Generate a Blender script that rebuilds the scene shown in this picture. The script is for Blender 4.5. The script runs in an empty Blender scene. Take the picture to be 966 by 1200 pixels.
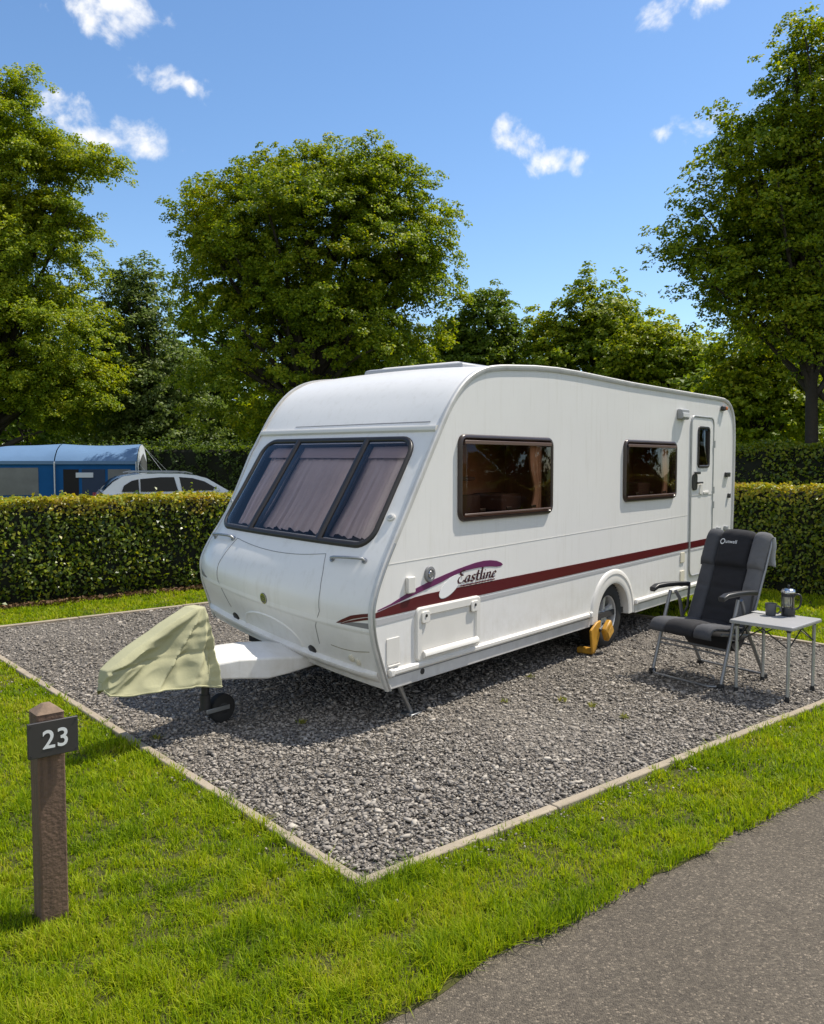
import bpy, bmesh, math, random
import numpy as np
from mathutils import Vector, Matrix, noise as mnoise

R = math.radians
SC = bpy.context.scene
COL = SC.collection
rng = np.random.default_rng(7)
random.seed(7)

# ------------------------------------------------------------------ helpers
def tag(o, label=None, cat=None, group=None, kind=None):
    if label: o['label'] = label
    if cat: o['category'] = cat
    if group: o['group'] = group
    if kind: o['kind'] = kind
    return o

def empty(name, label, cat, loc=(0, 0, 0), rz=0.0, group=None):
    o = bpy.data.objects.new(name, None)
    o.empty_display_size = 0.1
    COL.objects.link(o)
    o.location = loc
    o.rotation_euler = (0, 0, rz)
    return tag(o, label, cat, group)

class MB:
    """collects shapes and links them as ONE mesh object"""
    def __init__(s):
        s.v, s.f, s.mi, s.cur = [], [], [], 0
    def add(s, vs, fs):
        b = len(s.v)
        s.v += [tuple(v) for v in vs]
        for f in fs:
            s.f.append(tuple(b + i for i in f)); s.mi.append(s.cur)
    def box(s, c, size, M=None):
        x, y, z = (k / 2 for k in size)
        vs = [Vector((a, b, d)) for a in (-x, x) for b in (-y, y) for d in (-z, z)]
        if M is not None: vs = [M @ v for v in vs]
        c = Vector(c)
        s.add([v + c for v in vs], [(0, 1, 3, 2), (4, 6, 7, 5), (0, 4, 5, 1), (2, 3, 7, 6), (0, 2, 6, 4), (1, 5, 7, 3)])
    def tube(s, pts, r, seg=10, closed=False, caps=True):
        pts = [Vector(p) for p in pts]; n = len(pts)
        rr = r if hasattr(r, '__len__') else [r] * n
        up = None; rings = []
        for i, p in enumerate(pts):
            if closed: d = pts[(i + 1) % n] - pts[i - 1]
            else: d = pts[min(i + 1, n - 1)] - pts[max(i - 1, 0)]
            if d.length < 1e-9: d = Vector((0, 0, 1))
            d.normalize()
            if up is None:
                up = Vector((0, 0, 1)) if abs(d.z) < .9 else Vector((1, 0, 0))
            a = (up - d * up.dot(d))
            if a.length < 1e-6: a = d.orthogonal()
            a.normalize(); up = a
            b = d.cross(a)
            rings.append([p + (a * math.cos(2 * math.pi * k / seg) + b * math.sin(2 * math.pi * k / seg)) * rr[i] for k in range(seg)])
        vs = [v for ring in rings for v in ring]; fs = []
        for i in range(n if closed else n - 1):
            j = (i + 1) % n
            for k in range(seg):
                l = (k + 1) % seg
                fs.append((i * seg + k, i * seg + l, j * seg + l, j * seg + k))
        if caps and not closed:
            fs.append(tuple(range(seg))[::-1]); fs.append(tuple((n - 1) * seg + k for k in range(seg)))
        s.add(vs, fs)
    def lathe(s, prof, seg=28, M=None, c=(0, 0, 0)):
        vs = []; fs = []; n = len(prof); c = Vector(c)
        for (r, z) in prof:
            for k in range(seg):
                a = 2 * math.pi * k / seg
                v = Vector((r * math.cos(a), r * math.sin(a), z))
                vs.append((M @ v if M is not None else v) + c)
        for i in range(n - 1):
            for k in range(seg):
                l = (k + 1) % seg
                fs.append((i * seg + k, i * seg + l, (i + 1) * seg + l, (i + 1) * seg + k))
        s.add(vs, fs)
    def rings(s, rings, closed=True, cap0=False, cap1=False):
        """loft between rings of equal point count"""
        m = len(rings[0]); vs = [v for r in rings for v in r]; fs = []
        for i in range(len(rings) - 1):
            for k in range(m if closed else m - 1):
                l = (k + 1) % m
                fs.append((i * m + k, i * m + l, (i + 1) * m + l, (i + 1) * m + k))
        if cap0: fs.append(tuple(range(m))[::-1])
        if cap1: fs.append(tuple((len(rings) - 1) * m + k for k in range(m)))
        s.add(vs, fs)
    def prism(s, poly, fn, t0, t1):
        """flat outline poly (a,b) extruded between t0 and t1; fn(a,b,t)->point"""
        n = len(poly)
        vs = [fn(a, b, t0) for a, b in poly] + [fn(a, b, t1) for a, b in poly]
        fs = [tuple(range(n))[::-1], tuple(range(n, 2 * n))] + [(i, (i + 1) % n, n + (i + 1) % n, n + i) for i in range(n)]
        s.add(vs, fs)
    def build(s, name, mats, parent=None, smooth=False, bevel=0, seg=2, angle=40, sub=0):
        me = bpy.data.meshes.new(name)
        me.from_pydata(s.v, [], s.f)
        if not isinstance(mats, (list, tuple)): mats = [mats]
        for m in mats: me.materials.append(m)
        if len(mats) > 1: me.polygons.foreach_set('material_index', s.mi)
        bm = bmesh.new(); bm.from_mesh(me)
        bmesh.ops.recalc_face_normals(bm, faces=bm.faces)
        bm.to_mesh(me); bm.free()
        o = bpy.data.objects.new(name, me); COL.objects.link(o)
        if parent is not None: o.parent = parent
        if bevel:
            b = o.modifiers.new('bevel', 'BEVEL'); b.width = bevel; b.segments = seg; b.limit_method = 'ANGLE'; b.angle_limit = R(35)
            b.harden_normals = False
        if sub:
            b = o.modifiers.new('sub', 'SUBSURF'); b.levels = sub; b.render_levels = sub
        if smooth or bevel:
            me.polygons.foreach_set('use_smooth', [True] * len(me.polygons))
            try: me.set_sharp_from_angle(angle=R(angle))
            except Exception: pass
        me.update()
        return o

def np_mesh(name, verts, faces_sizes, loops, mats, mi=None, parent=None, smooth=False):
    me = bpy.data.meshes.new(name)
    me.vertices.add(len(verts)); me.vertices.foreach_set('co', np.ascontiguousarray(verts, dtype=np.float32).ravel())
    me.loops.add(len(loops)); me.loops.foreach_set('vertex_index', np.ascontiguousarray(loops, dtype=np.int32))
    st = np.concatenate([[0], np.cumsum(faces_sizes)[:-1]]).astype(np.int32)
    me.polygons.add(len(faces_sizes)); me.polygons.foreach_set('loop_start', st)
    if not isinstance(mats, (list, tuple)): mats = [mats]
    for m in mats: me.materials.append(m)
    if mi is not None: me.polygons.foreach_set('material_index', np.ascontiguousarray(mi, dtype=np.int32))
    if smooth: me.polygons.foreach_set('use_smooth', np.ones(len(faces_sizes), dtype=bool))
    me.update(calc_edges=True)
    o = bpy.data.objects.new(name, me); COL.objects.link(o)
    if parent is not None: o.parent = parent
    return o

def text_mesh(body, size, shear=0.0, offset=0.0, spacing=1.0):
    """letters as flat outlines; returns verts (x,y) and faces"""
    cu = bpy.data.curves.new('lettering_curve', 'FONT')
    cu.body = body; cu.size = size; cu.shear = shear; cu.offset = offset; cu.space_character = spacing
    cu.resolution_u = 4
    o = bpy.data.objects.new('lettering_source', cu); COL.objects.link(o)
    dg = bpy.context.evaluated_depsgraph_get()
    me = bpy.data.meshes.new_from_object(o.evaluated_get(dg))
    vs = [v.co.copy() for v in me.vertices]; fs = [tuple(p.vertices) for p in me.polygons]
    bpy.data.objects.remove(o); bpy.data.meshes.remove(me); bpy.data.curves.remove(cu)
    return vs, fs

def rrect(a0, a1, b0, b1, r, n=6, inset=0.0):
    a0 += inset; a1 -= inset; b0 += inset; b1 -= inset; r = max(r - inset, .004)
    out = []
    for (ca, cb, s) in ((a1 - r, b1 - r, 0), (a0 + r, b1 - r, 90), (a0 + r, b0 + r, 180), (a1 - r, b0 + r, 270)):
        for k in range(n + 1):
            t = R(s + 90 * k / n); out.append((ca + r * math.cos(t), cb + r * math.sin(t)))
    return out

def densify(loop, d=.06, closed=True):
    out = []
    n = len(loop)
    for i in range(n if closed else n - 1):
        a = loop[i]; b = loop[(i + 1) % n]
        L = math.dist(a, b); k = max(1, int(L / d))
        for j in range(k): out.append((a[0] + (b[0] - a[0]) * j / k, a[1] + (b[1] - a[1]) * j / k))
    if not closed: out.append(loop[-1])
    return out

# ------------------------------------------------------------------ materials
MATS = {}
def mat(name, col, rough=.5, metal=0.0, spec=.5, var=None, bump=None, coat=0.0, island=None, col2=None, dirt=None, streak=(1, 1, .25)):
    m = bpy.data.materials.new(name); m.use_nodes = True
    nt = m.node_tree; N = nt.nodes; L = nt.links
    b = N['Principled BSDF']
    b.inputs['Roughness'].default_value = rough
    b.inputs['Metallic'].default_value = metal
    b.inputs['Specular IOR Level'].default_value = spec
    if coat: b.inputs['Coat Weight'].default_value = coat; b.inputs['Coat Roughness'].default_value = .08
    src = None
    rgb = N.new('ShaderNodeRGB'); rgb.outputs[0].default_value = (*col, 1); src = rgb.outputs[0]
    tc = N.new('ShaderNodeTexCoord')
    if var:
        sc, amt = var[0], var[1]
        nz = N.new('ShaderNodeTexNoise'); nz.inputs['Scale'].default_value = sc; nz.inputs['Detail'].default_value = 6; nz.inputs['Roughness'].default_value = .65
        if len(var) > 2:
            mp = N.new('ShaderNodeMapping'); mp.inputs['Scale'].default_value = var[2]
            L.new(tc.outputs['Object'], mp.inputs[0]); L.new(mp.outputs[0], nz.inputs['Vector'])
        else: L.new(tc.outputs['Object'], nz.inputs['Vector'])
        rp = N.new('ShaderNodeValToRGB'); rp.color_ramp.elements[0].position = .3; rp.color_ramp.elements[1].position = .7
        L.new(nz.outputs['Fac'], rp.inputs[0])
        mx = N.new('ShaderNodeMix'); mx.data_type = 'RGBA'
        L.new(rp.outputs[0], mx.inputs[0])
        c2 = col2 if col2 else tuple(c * (1 - amt) for c in col)
        mx.inputs[6].default_value = (*c2, 1); L.new(src, mx.inputs[7]); src = mx.outputs[2]
    if island:
        g = N.new('ShaderNodeNewGeometry')
        rp = N.new('ShaderNodeValToRGB'); els = rp.color_ramp.elements
        while len(els) < len(island): els.new(.5)
        for i, c in enumerate(island): els[i].position = i / (len(island) - 1); els[i].color = (*c, 1)
        L.new(g.outputs['Random Per Island'], rp.inputs[0])
        if var:
            mx = N.new('ShaderNodeMix'); mx.data_type = 'RGBA'; mx.blend_type = 'MULTIPLY'; mx.inputs[0].default_value = 1
            L.new(src, mx.inputs[6]); L.new(rp.outputs[0], mx.inputs[7]); src = mx.outputs[2]
        else: src = rp.outputs[0]
    if dirt:   # streaky grime with its own shape
        nz = N.new('ShaderNodeTexNoise'); nz.inputs['Scale'].default_value = dirt[0]; nz.inputs['Detail'].default_value = 8; nz.inputs['Roughness'].default_value = .7
        mp = N.new('ShaderNodeMapping'); mp.inputs['Scale'].default_value = streak
        L.new(tc.outputs['Object'], mp.inputs[0]); L.new(mp.outputs[0], nz.inputs['Vector'])
        rp = N.new('ShaderNodeValToRGB'); rp.color_ramp.elements[0].position = .52; rp.color_ramp.elements[1].position = .78
        rp.color_ramp.elements[0].color = (0, 0, 0, 1); rp.color_ramp.elements[1].color = (dirt[1],) * 3 + (1,)
        L.new(nz.outputs['Fac'], rp.inputs[0])
        mx = N.new('ShaderNodeMix'); mx.data_type = 'RGBA'; L.new(rp.outputs[0], mx.inputs[0])
        L.new(src, mx.inputs[6]); mx.inputs[7].default_value = (*dirt[2], 1); src = mx.outputs[2]
    L.new(src, b.inputs['Base Color'])
    if bump:
        nz = N.new('ShaderNodeTexNoise'); nz.inputs['Scale'].default_value = bump[0]; nz.inputs['Detail'].default_value = 5
        L.new(tc.outputs['Object'], nz.inputs['Vector'])
        bp = N.new('ShaderNodeBump'); bp.inputs['Strength'].default_value = bump[1]; bp.inputs['Distance'].default_value = bump[2]
        L.new(nz.outputs['Fac'], bp.inputs['Height']); L.new(bp.outputs[0], b.inputs['Normal'])
    MATS[name] = m
    return m

def grime_low(m):
    """patchy road dirt that clings to the lowest panels"""
    nt = m.node_tree; N = nt.nodes; L = nt.links; b = N['Principled BSDF']; src = b.inputs['Base Color'].links[0].from_socket
    tc = N.new('ShaderNodeTexCoord'); sp = N.new('ShaderNodeSeparateXYZ'); L.new(tc.outputs['Object'], sp.inputs[0])
    mr = N.new('ShaderNodeMapRange'); mr.inputs['From Min'].default_value = .75; mr.inputs['From Max'].default_value = .28; L.new(sp.outputs['Z'], mr.inputs[0])
    nz = N.new('ShaderNodeTexNoise'); nz.inputs['Scale'].default_value = 6; nz.inputs['Detail'].default_value = 8; nz.inputs['Roughness'].default_value = .7; L.new(tc.outputs['Object'], nz.inputs['Vector'])
    r2 = N.new('ShaderNodeMapRange'); r2.inputs['From Min'].default_value = .42; r2.inputs['From Max'].default_value = .72; L.new(nz.outputs['Fac'], r2.inputs[0])
    mu = N.new('ShaderNodeMath'); mu.operation = 'MULTIPLY'; L.new(mr.outputs[0], mu.inputs[0]); L.new(r2.outputs[0], mu.inputs[1])
    m2 = N.new('ShaderNodeMath'); m2.operation = 'MULTIPLY'; m2.inputs[1].default_value = .55; L.new(mu.outputs[0], m2.inputs[0])
    mx = N.new('ShaderNodeMix'); mx.data_type = 'RGBA'; L.new(m2.outputs[0], mx.inputs[0]); L.new(src, mx.inputs[6]); mx.inputs[7].default_value = (.43, .39, .31, 1)
    L.new(mx.outputs[2], b.inputs['Base Color'])

def leaf_mat(name, cols, trans, tw=.45, rough=.45, spec=.35, patch=None):
    """leaf: principled front + translucent, colour differs leaf by leaf"""
    m = bpy.data.materials.new(name); m.use_nodes = True
    nt = m.node_tree; N = nt.nodes; L = nt.links
    b = N['Principled BSDF']; out = N['Material Output']
    b.inputs['Roughness'].default_value = rough; b.inputs['Specular IOR Level'].default_value = spec
    g = N.new('ShaderNodeNewGeometry')
    rp = N.new('ShaderNodeValToRGB'); els = rp.color_ramp.elements
    while len(els) < len(cols): els.new(.5)
    for i, c in enumerate(cols): els[i].position = i / (len(cols) - 1); els[i].color = (*c, 1)
    fac = g.outputs['Random Per Island']
    if patch:
        tc = N.new('ShaderNodeTexCoord'); nz = N.new('ShaderNodeTexNoise'); nz.inputs['Scale'].default_value = patch[0]; nz.inputs['Detail'].default_value = 4
        L.new(tc.outputs['Object'], nz.inputs['Vector'])
        mr = N.new('ShaderNodeMapRange'); mr.inputs['From Min'].default_value = .32; mr.inputs['From Max'].default_value = .68
        L.new(nz.outputs['Fac'], mr.inputs[0])
        mx = N.new('ShaderNodeMix'); mx.data_type = 'FLOAT'; mx.inputs[0].default_value = patch[1]
        L.new(fac, mx.inputs[2]); L.new(mr.outputs[0], mx.inputs[3]); fac = mx.outputs[0]
    L.new(fac, rp.inputs[0]); L.new(rp.outputs[0], b.inputs['Base Color'])
    t = N.new('ShaderNodeBsdfTranslucent')
    mc = N.new('ShaderNodeMix'); mc.data_type = 'RGBA'; mc.blend_type = 'MULTIPLY'; mc.inputs[0].default_value = 1
    L.new(rp.outputs[0], mc.inputs[6]); mc.inputs[7].default_value = (*trans, 1)
    L.new(mc.outputs[2], t.inputs[0])
    ms = N.new('ShaderNodeMixShader'); ms.inputs[0].default_value = tw
    L.new(b.outputs[0], ms.inputs[1]); L.new(t.outputs[0], ms.inputs[2]); L.new(ms.outputs[0], out.inputs[0])
    return m

def glass_mat(name, tint, gloss_rough=.02, refl=1.0, ior=1.49):
    """thin tinted acrylic: coloured see-through with fresnel reflection"""
    m = bpy.data.materials.new(name); m.use_nodes = True
    nt = m.node_tree; N = nt.nodes; L = nt.links
    N.remove(N['Principled BSDF']); out = N['Material Output']
    tr = N.new('ShaderNodeBsdfTransparent'); tr.inputs[0].default_value = (*tint, 1)
    gl = N.new('ShaderNodeBsdfGlossy'); gl.inputs['Roughness'].default_value = gloss_rough
    fr = N.new('ShaderNodeFresnel'); fr.inputs[0].default_value = ior
    mu = N.new('ShaderNodeMath'); mu.operation = 'MULTIPLY'; mu.inputs[1].default_value = refl; mu.use_clamp = True
    L.new(fr.outputs[0], mu.inputs[0])
    ms = N.new('ShaderNodeMixShader'); L.new(mu.outputs[0], ms.inputs[0]); L.new(tr.outputs[0], ms.inputs[1]); L.new(gl.outputs[0], ms.inputs[2])
    L.new(ms.outputs[0], out.inputs[0])
    return m

WHITE = mat('white_gelcoat', (.75, .738, .718), .34, spec=.45, var=(.8, .06), bump=(2.2, .10, .02), coat=.15, dirt=(3.1, .34, (.48, .45, .38)), streak=(6, 6, .45))
grime_low(WHITE)
PLASTIC_W = mat('white_plastic', (.66, .64, .60), .42, dirt=(5, .2, (.40, .38, .32)))
CREAM = mat('aged_cream_plastic', (.62, .58, .47), .5)
ALU = mat('dull_aluminium', (.42, .43, .43), .42, metal=.6, var=(8, .25))
ALU_L = mat('pale_aluminium', (.62, .61, .59), .45, metal=.12, var=(6, .2), dirt=(6, .4, (.3, .29, .25)))
STEEL = mat('galvanised_steel', (.40, .41, .42), .40, metal=.85, var=(20, .3))
DARKM = mat('black_metal', (.025, .025, .027), .5, var=(12, .4))
RUBBER = mat('black_rubber', (.018, .018, .018), .8, var=(9, .4), bump=(60, .3, .004))
FRAME = mat('dark_window_rubber', (.022, .019, .018), .42, var=(5, .3))
BROWNFR = mat('brown_window_frame', (.050, .033, .028), .33, var=(5, .3))
PANE_F = glass_mat('grey_acrylic', (.88, .84, .83), .03, 1.35)
PANE_S = glass_mat('bronze_acrylic', (.80, .64, .54), .015, .5)
CURTAIN = mat('pink_curtain', (.76, .64, .62), .85, var=(5, .14))
CURT_S = mat('beige_curtain', (.66, .48, .38), .85, var=(9, .2))
WOODIN = mat('caravan_joinery', (.34, .20, .125), .5, var=(3, .4, (1, 6, 1)))
DARKIN = mat('dark_upholstery', (.10, .065, .05), .9)
MAROON = mat('maroon_vinyl', (.085, .005, .009), .38)
PURPLE = mat('purple_vinyl', (.12, .018, .085), .38)
SILVER = mat('silver_vinyl', (.42, .42, .43), .35)
GREYV = mat('grey_vinyl', (.20, .20, .21), .4)
BLACKP = mat('black_plastic', (.02, .02, .021), .42)
GREYP = mat('grey_plastic', (.30, .31, .32), .45)
ORANGE = mat('amber_lens', (.55, .14, .02), .25)
RED = mat('red_lens', (.22, .01, .015), .3)
YELLOW = mat('yellow_clamp_paint', (.56, .28, .02), .5, var=(9, .3), dirt=(14, .7, (.12, .07, .035)))
UNDER = mat('dark_underfloor', (.03, .028, .026), .9)
CANVAS = mat('olive_canvas', (.40, .39, .245), .9, spec=.15, var=(2.5, .12), bump=(55, .18, .006), dirt=(4, .25, (.33, .32, .20)))
WOODP = mat('weathered_post_wood', (.185, .112, .074), .8, var=(14, .6, (3.5, 3.5, .25)), bump=(60, .8, .006), dirt=(16, .8, (.045, .028, .018)), streak=(3, 3, .22))
WOODT = mat('pale_endgrain', (.22, .15, .10), .85, var=(30, .4), bump=(60, .5, .004))
PLATE = mat('charcoal_plate', (.042, .038, .037), .45, var=(6, .15))
WHITEP = mat('white_paint', (.74, .74, .74), .5)
FAB_D = mat('charcoal_fabric', (.014, .014, .018), .9, var=(14, .25), bump=(260, .35, .002))
FAB_G = mat('mid_grey_fabric', (.062, .064, .073), .9, var=(14, .2), bump=(260, .35, .002))
FAB_L = mat('pale_grey_fabric', (.125, .125, .132), .9, var=(14, .2), bump=(260, .35, .002))
TUBE = mat('grey_tube', (.22, .225, .235), .38, metal=.7)
TABLE = mat('grey_tabletop', (.33, .33, .335), .42, var=(4, .12))
MUGM = mat('slate_enamel', (.085, .09, .10), .4)
CHROME = mat('polished_steel', (.55, .55, .56), .18, metal=1.0)
GLASSP = glass_mat('clear_beaker_glass', (.93, .94, .94), .01, 1.2, 1.5)
def _sheen_mix(m):      # pale translucency mixed in to brighten the beaker, standing for its reflections
    nt = m.node_tree; N = nt.nodes; L = nt.links; out = N['Material Output']; src = out.inputs[0].links[0].from_socket
    d = N.new('ShaderNodeBsdfTranslucent'); d.inputs[0].default_value = (.8, .78, .72, 1); ms = N.new('ShaderNodeMixShader'); ms.inputs[0].default_value = .30
    L.new(src, ms.inputs[1]); L.new(d.outputs[0], ms.inputs[2]); L.new(ms.outputs[0], out.inputs[0])
_sheen_mix(GLASSP)
COFFEE = mat('coffee', (.02, .010, .006), .2)
TENT_R = mat('pale_blue_canvas', (.125, .215, .36), .9, spec=.08, var=(1.2, .12), bump=(25, .2, .01))
TENT_W = mat('deep_blue_canvas', (.015, .095, .27), .9, spec=.08, var=(1.2, .2), bump=(18, .2, .01))
TENT_D = mat('dark_tent_mesh', (.018, .035, .075), .8)
TENT_P = mat('grey_tent_window', (.14, .15, .16), .35, var=(1.8, .35))
TENT_G = mat('white_tent_gable', (.52, .56, .62), .6)
CARP = mat('silver_car_paint', (.62, .63, .64), .25, metal=.1, coat=.8)
CARG = mat('car_window_glass', (.008, .010, .011), .06, spec=.18)
KERB = mat('concrete_edging', (.36, .30, .22), .9, var=(5, .3), bump=(60, .5, .006))
BARK = mat('bark', (.040, .033, .026), .95, var=(5, .5, (1, 1, .3)), bump=(12, .8, .03))
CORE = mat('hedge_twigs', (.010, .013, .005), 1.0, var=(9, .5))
# ------------------------------------------------------------------ camera, sun, sky
CAM_H = 1.75
cam = bpy.data.cameras.new('camera'); camo = bpy.data.objects.new('camera', cam); COL.objects.link(camo)
camo.location = (0, 0, CAM_H)
PITCH = math.atan((600 - 541) / 1009.0)
camo.rotation_euler = (R(90) - PITCH, 0, 0)
cam.sensor_fit = 'VERTICAL'; cam.sensor_height = 36; cam.sensor_width = 36
cam.lens = 1009 / 1200 * 36
cam.clip_start = .05; cam.clip_end = 3000
SC.camera = camo

SUN_EL, SUN_AZ = R(58), R(29)          # azimuth measured from +X towards +Y
sv = Vector((math.cos(SUN_EL) * math.cos(SUN_AZ), math.cos(SUN_EL) * math.sin(SUN_AZ), math.sin(SUN_EL)))
sl = bpy.data.lights.new('sun', 'SUN'); so = bpy.data.objects.new('sun', sl); COL.objects.link(so)
sl.energy = 4.8; sl.angle = R(.5); sl.color = (1.0, .93, .81)
so.rotation_euler = sv.to_track_quat('Z', 'Y').to_euler()

def pix_dir(x, y):
    a = (x - 483) / 1009; b = (600 - y) / 1009
    c, s = math.cos(PITCH), math.sin(PITCH)
    return Vector((a, c + s * b, -s + c * b)).normalized()

W = bpy.data.worlds.new('World'); SC.world = W; W.use_nodes = True
nt = W.node_tree; N = nt.nodes; L = nt.links
bg = N['Background']; bg.inputs['Strength'].default_value = .130
sky = N.new('ShaderNodeTexSky'); sky.sky_type = 'NISHITA'; sky.sun_disc = False
sky.sun_elevation = SUN_EL; sky.sun_rotation = math.pi / 2 - SUN_AZ
sky.air_density = 1.0; sky.dust_density = .25; sky.ozone_density = 3.2; sky.altitude = 50
tc = N.new('ShaderNodeTexCoord')
hs = N.new('ShaderNodeHueSaturation'); hs.inputs['Saturation'].default_value = 1.10; hs.inputs['Value'].default_value = 1.0
L.new(sky.outputs[0], hs.inputs['Color'])
nz = N.new('ShaderNodeTexNoise'); nz.inputs['Scale'].default_value = 17; nz.inputs['Detail'].default_value = 9; nz.inputs['Roughness'].default_value = .6
nz.inputs['Distortion'].default_value = .35
L.new(tc.outputs['Generated'], nz.inputs['Vector'])
nz2 = N.new('ShaderNodeTexNoise'); nz2.inputs['Scale'].default_value = 60; nz2.inputs['Detail'].default_value = 8
L.new(tc.outputs['Generated'], nz2.inputs['Vector'])
def vm(op, a, b=None, val=None):
    n = N.new('ShaderNodeVectorMath'); n.operation = op
    if hasattr(a, 'links'): L.new(a, n.inputs[0])
    else: n.inputs[0].default_value = a
    if b is not None:
        if hasattr(b, 'links'): L.new(b, n.inputs[1])
        else: n.inputs[1].default_value = b
    return n.outputs['Value'] if op in ('DOT_PRODUCT', 'LENGTH') else n.outputs[0]
def mth(op, a, b=None, clamp=False):
    n = N.new('ShaderNodeMath'); n.operation = op; n.use_clamp = clamp
    for i, k in enumerate((a, b)):
        if k is None: continue
        if hasattr(k, 'links'): L.new(k, n.inputs[i])
        else: n.inputs[i].default_value = k
    return n.outputs[0]
CLOUDS = [(122, 4, 50, 24, .0), (190, 92, 36, 12, .0), (228, 104, 22, 9, -.5), (82, 134, 26, 20, .0), (112, 158, 40, 9, -.2), (172, 164, 30, 20, -.3),
          (612, 172, 30, 20, -.5), (645, 190, 46, 14, -.1), (806, 4, 50, 16, .2), (834, 150, 56, 20, .1), (779, 158, 15, 11, 0)]
msum = None
for (cx, cy, sx, sy, rot) in CLOUDS:
    d0 = pix_dir(cx, cy)
    rt = d0.cross(Vector((0, 0, 1))).normalized(); up = rt.cross(d0)
    r2 = rt * math.cos(rot) + up * math.sin(rot); u2 = up * math.cos(rot) - rt * math.sin(rot)
    k = 1.25 / 1009.0
    dv = vm('SUBTRACT', tc.outputs['Generated'], tuple(d0))
    x = vm('DOT_PRODUCT', dv, tuple(r2 / (sx * k))); y = vm('DOT_PRODUCT', dv, tuple(u2 / (sy * k)))
    q = mth('ADD', mth('MULTIPLY', x, x), mth('MULTIPLY', y, y))
    g = mth('MAXIMUM', mth('SUBTRACT', 1.0, q), -1.5)
    msum = g if msum is None else mth('MAXIMUM', msum, g)
f = mth('ADD', mth('MULTIPLY', msum, .42), mth('MULTIPLY', mth('SUBTRACT', nz.outputs['Fac'], .5), 2.3))
f = mth('ADD', f, mth('MULTIPLY', mth('SUBTRACT', nz2.outputs['Fac'], .5), .9))
mr = N.new('ShaderNodeMapRange'); mr.interpolation_type = 'SMOOTHSTEP'; mr.inputs['From Min'].default_value = .08; mr.inputs['From Max'].default_value = .80
L.new(f, mr.inputs[0])
gate = mth('GREATER_THAN', msum, -1.2)
cf = mth('MULTIPLY', mr.outputs[0], gate)
# unseen bright cloud added behind the photographer to lighten the shaded van front
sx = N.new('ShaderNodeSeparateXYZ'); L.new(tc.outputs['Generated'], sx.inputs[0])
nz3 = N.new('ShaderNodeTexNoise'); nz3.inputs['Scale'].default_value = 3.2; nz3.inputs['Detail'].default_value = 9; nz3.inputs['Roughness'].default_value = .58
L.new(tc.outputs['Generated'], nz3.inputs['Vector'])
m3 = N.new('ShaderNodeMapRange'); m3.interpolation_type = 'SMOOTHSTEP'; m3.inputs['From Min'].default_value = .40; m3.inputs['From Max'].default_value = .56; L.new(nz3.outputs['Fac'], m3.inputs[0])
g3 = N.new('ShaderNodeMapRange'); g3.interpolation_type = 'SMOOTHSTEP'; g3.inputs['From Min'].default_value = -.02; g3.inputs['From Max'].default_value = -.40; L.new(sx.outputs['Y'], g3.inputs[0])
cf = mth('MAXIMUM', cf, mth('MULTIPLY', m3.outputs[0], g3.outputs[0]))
mxw = N.new('ShaderNodeMix'); mxw.data_type = 'RGBA'
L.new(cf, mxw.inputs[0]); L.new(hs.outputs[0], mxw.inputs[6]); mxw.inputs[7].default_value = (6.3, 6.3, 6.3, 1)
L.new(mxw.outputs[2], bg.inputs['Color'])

SC.view_settings.view_transform = 'Standard'; SC.view_settings.look = 'None'
SC.view_settings.exposure = 0.43; SC.view_settings.gamma = 1; SC.view_settings.use_curve_mapping = False
SC.render.engine = 'CYCLES'
cy = SC.cycles
cy.use_denoising = True
try: cy.denoiser = 'OPENIMAGEDENOISE'
except Exception: pass
cy.max_bounces = 7; cy.diffuse_bounces = 3; cy.glossy_bounces = 3; cy.transmission_bounces = 6; cy.transparent_max_bounces = 12
cy.caustics_reflective = False; cy.caustics_refractive = False
cy.sample_clamp_indirect = 6

# ------------------------------------------------------------------ pitch frame
K = np.array([-.206, 3.484]); P_ = np.array([.765, .644]); Q_ = np.array([-.644, .765])
def pq(p, q, z=0.0):
    a = K + p * P_ + q * Q_
    return (float(a[0]), float(a[1]), z)
PL, PWD = 6.05, 6.8       # gravel length and width
ROADQ = -.735

def in_view(x, y, z=0.0, mx=160, my=120):
    """keeps only what the photograph (or a step beside it) can see"""
    dx, dy, dz = x, y, z - CAM_H
    c, s = math.cos(PITCH), math.sin(PITCH)
    zz = dy * c - dz * s; uu = dy * s + dz * c
    zz = np.maximum(zz, .05)
    px = 483 + 1009 * dx / zz; py = 600 - 1009 * uu / zz
    return (px > -mx) & (px < 966 + mx) & (py < 1200 + my) & (py > -my) & (dy > .3)

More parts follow.
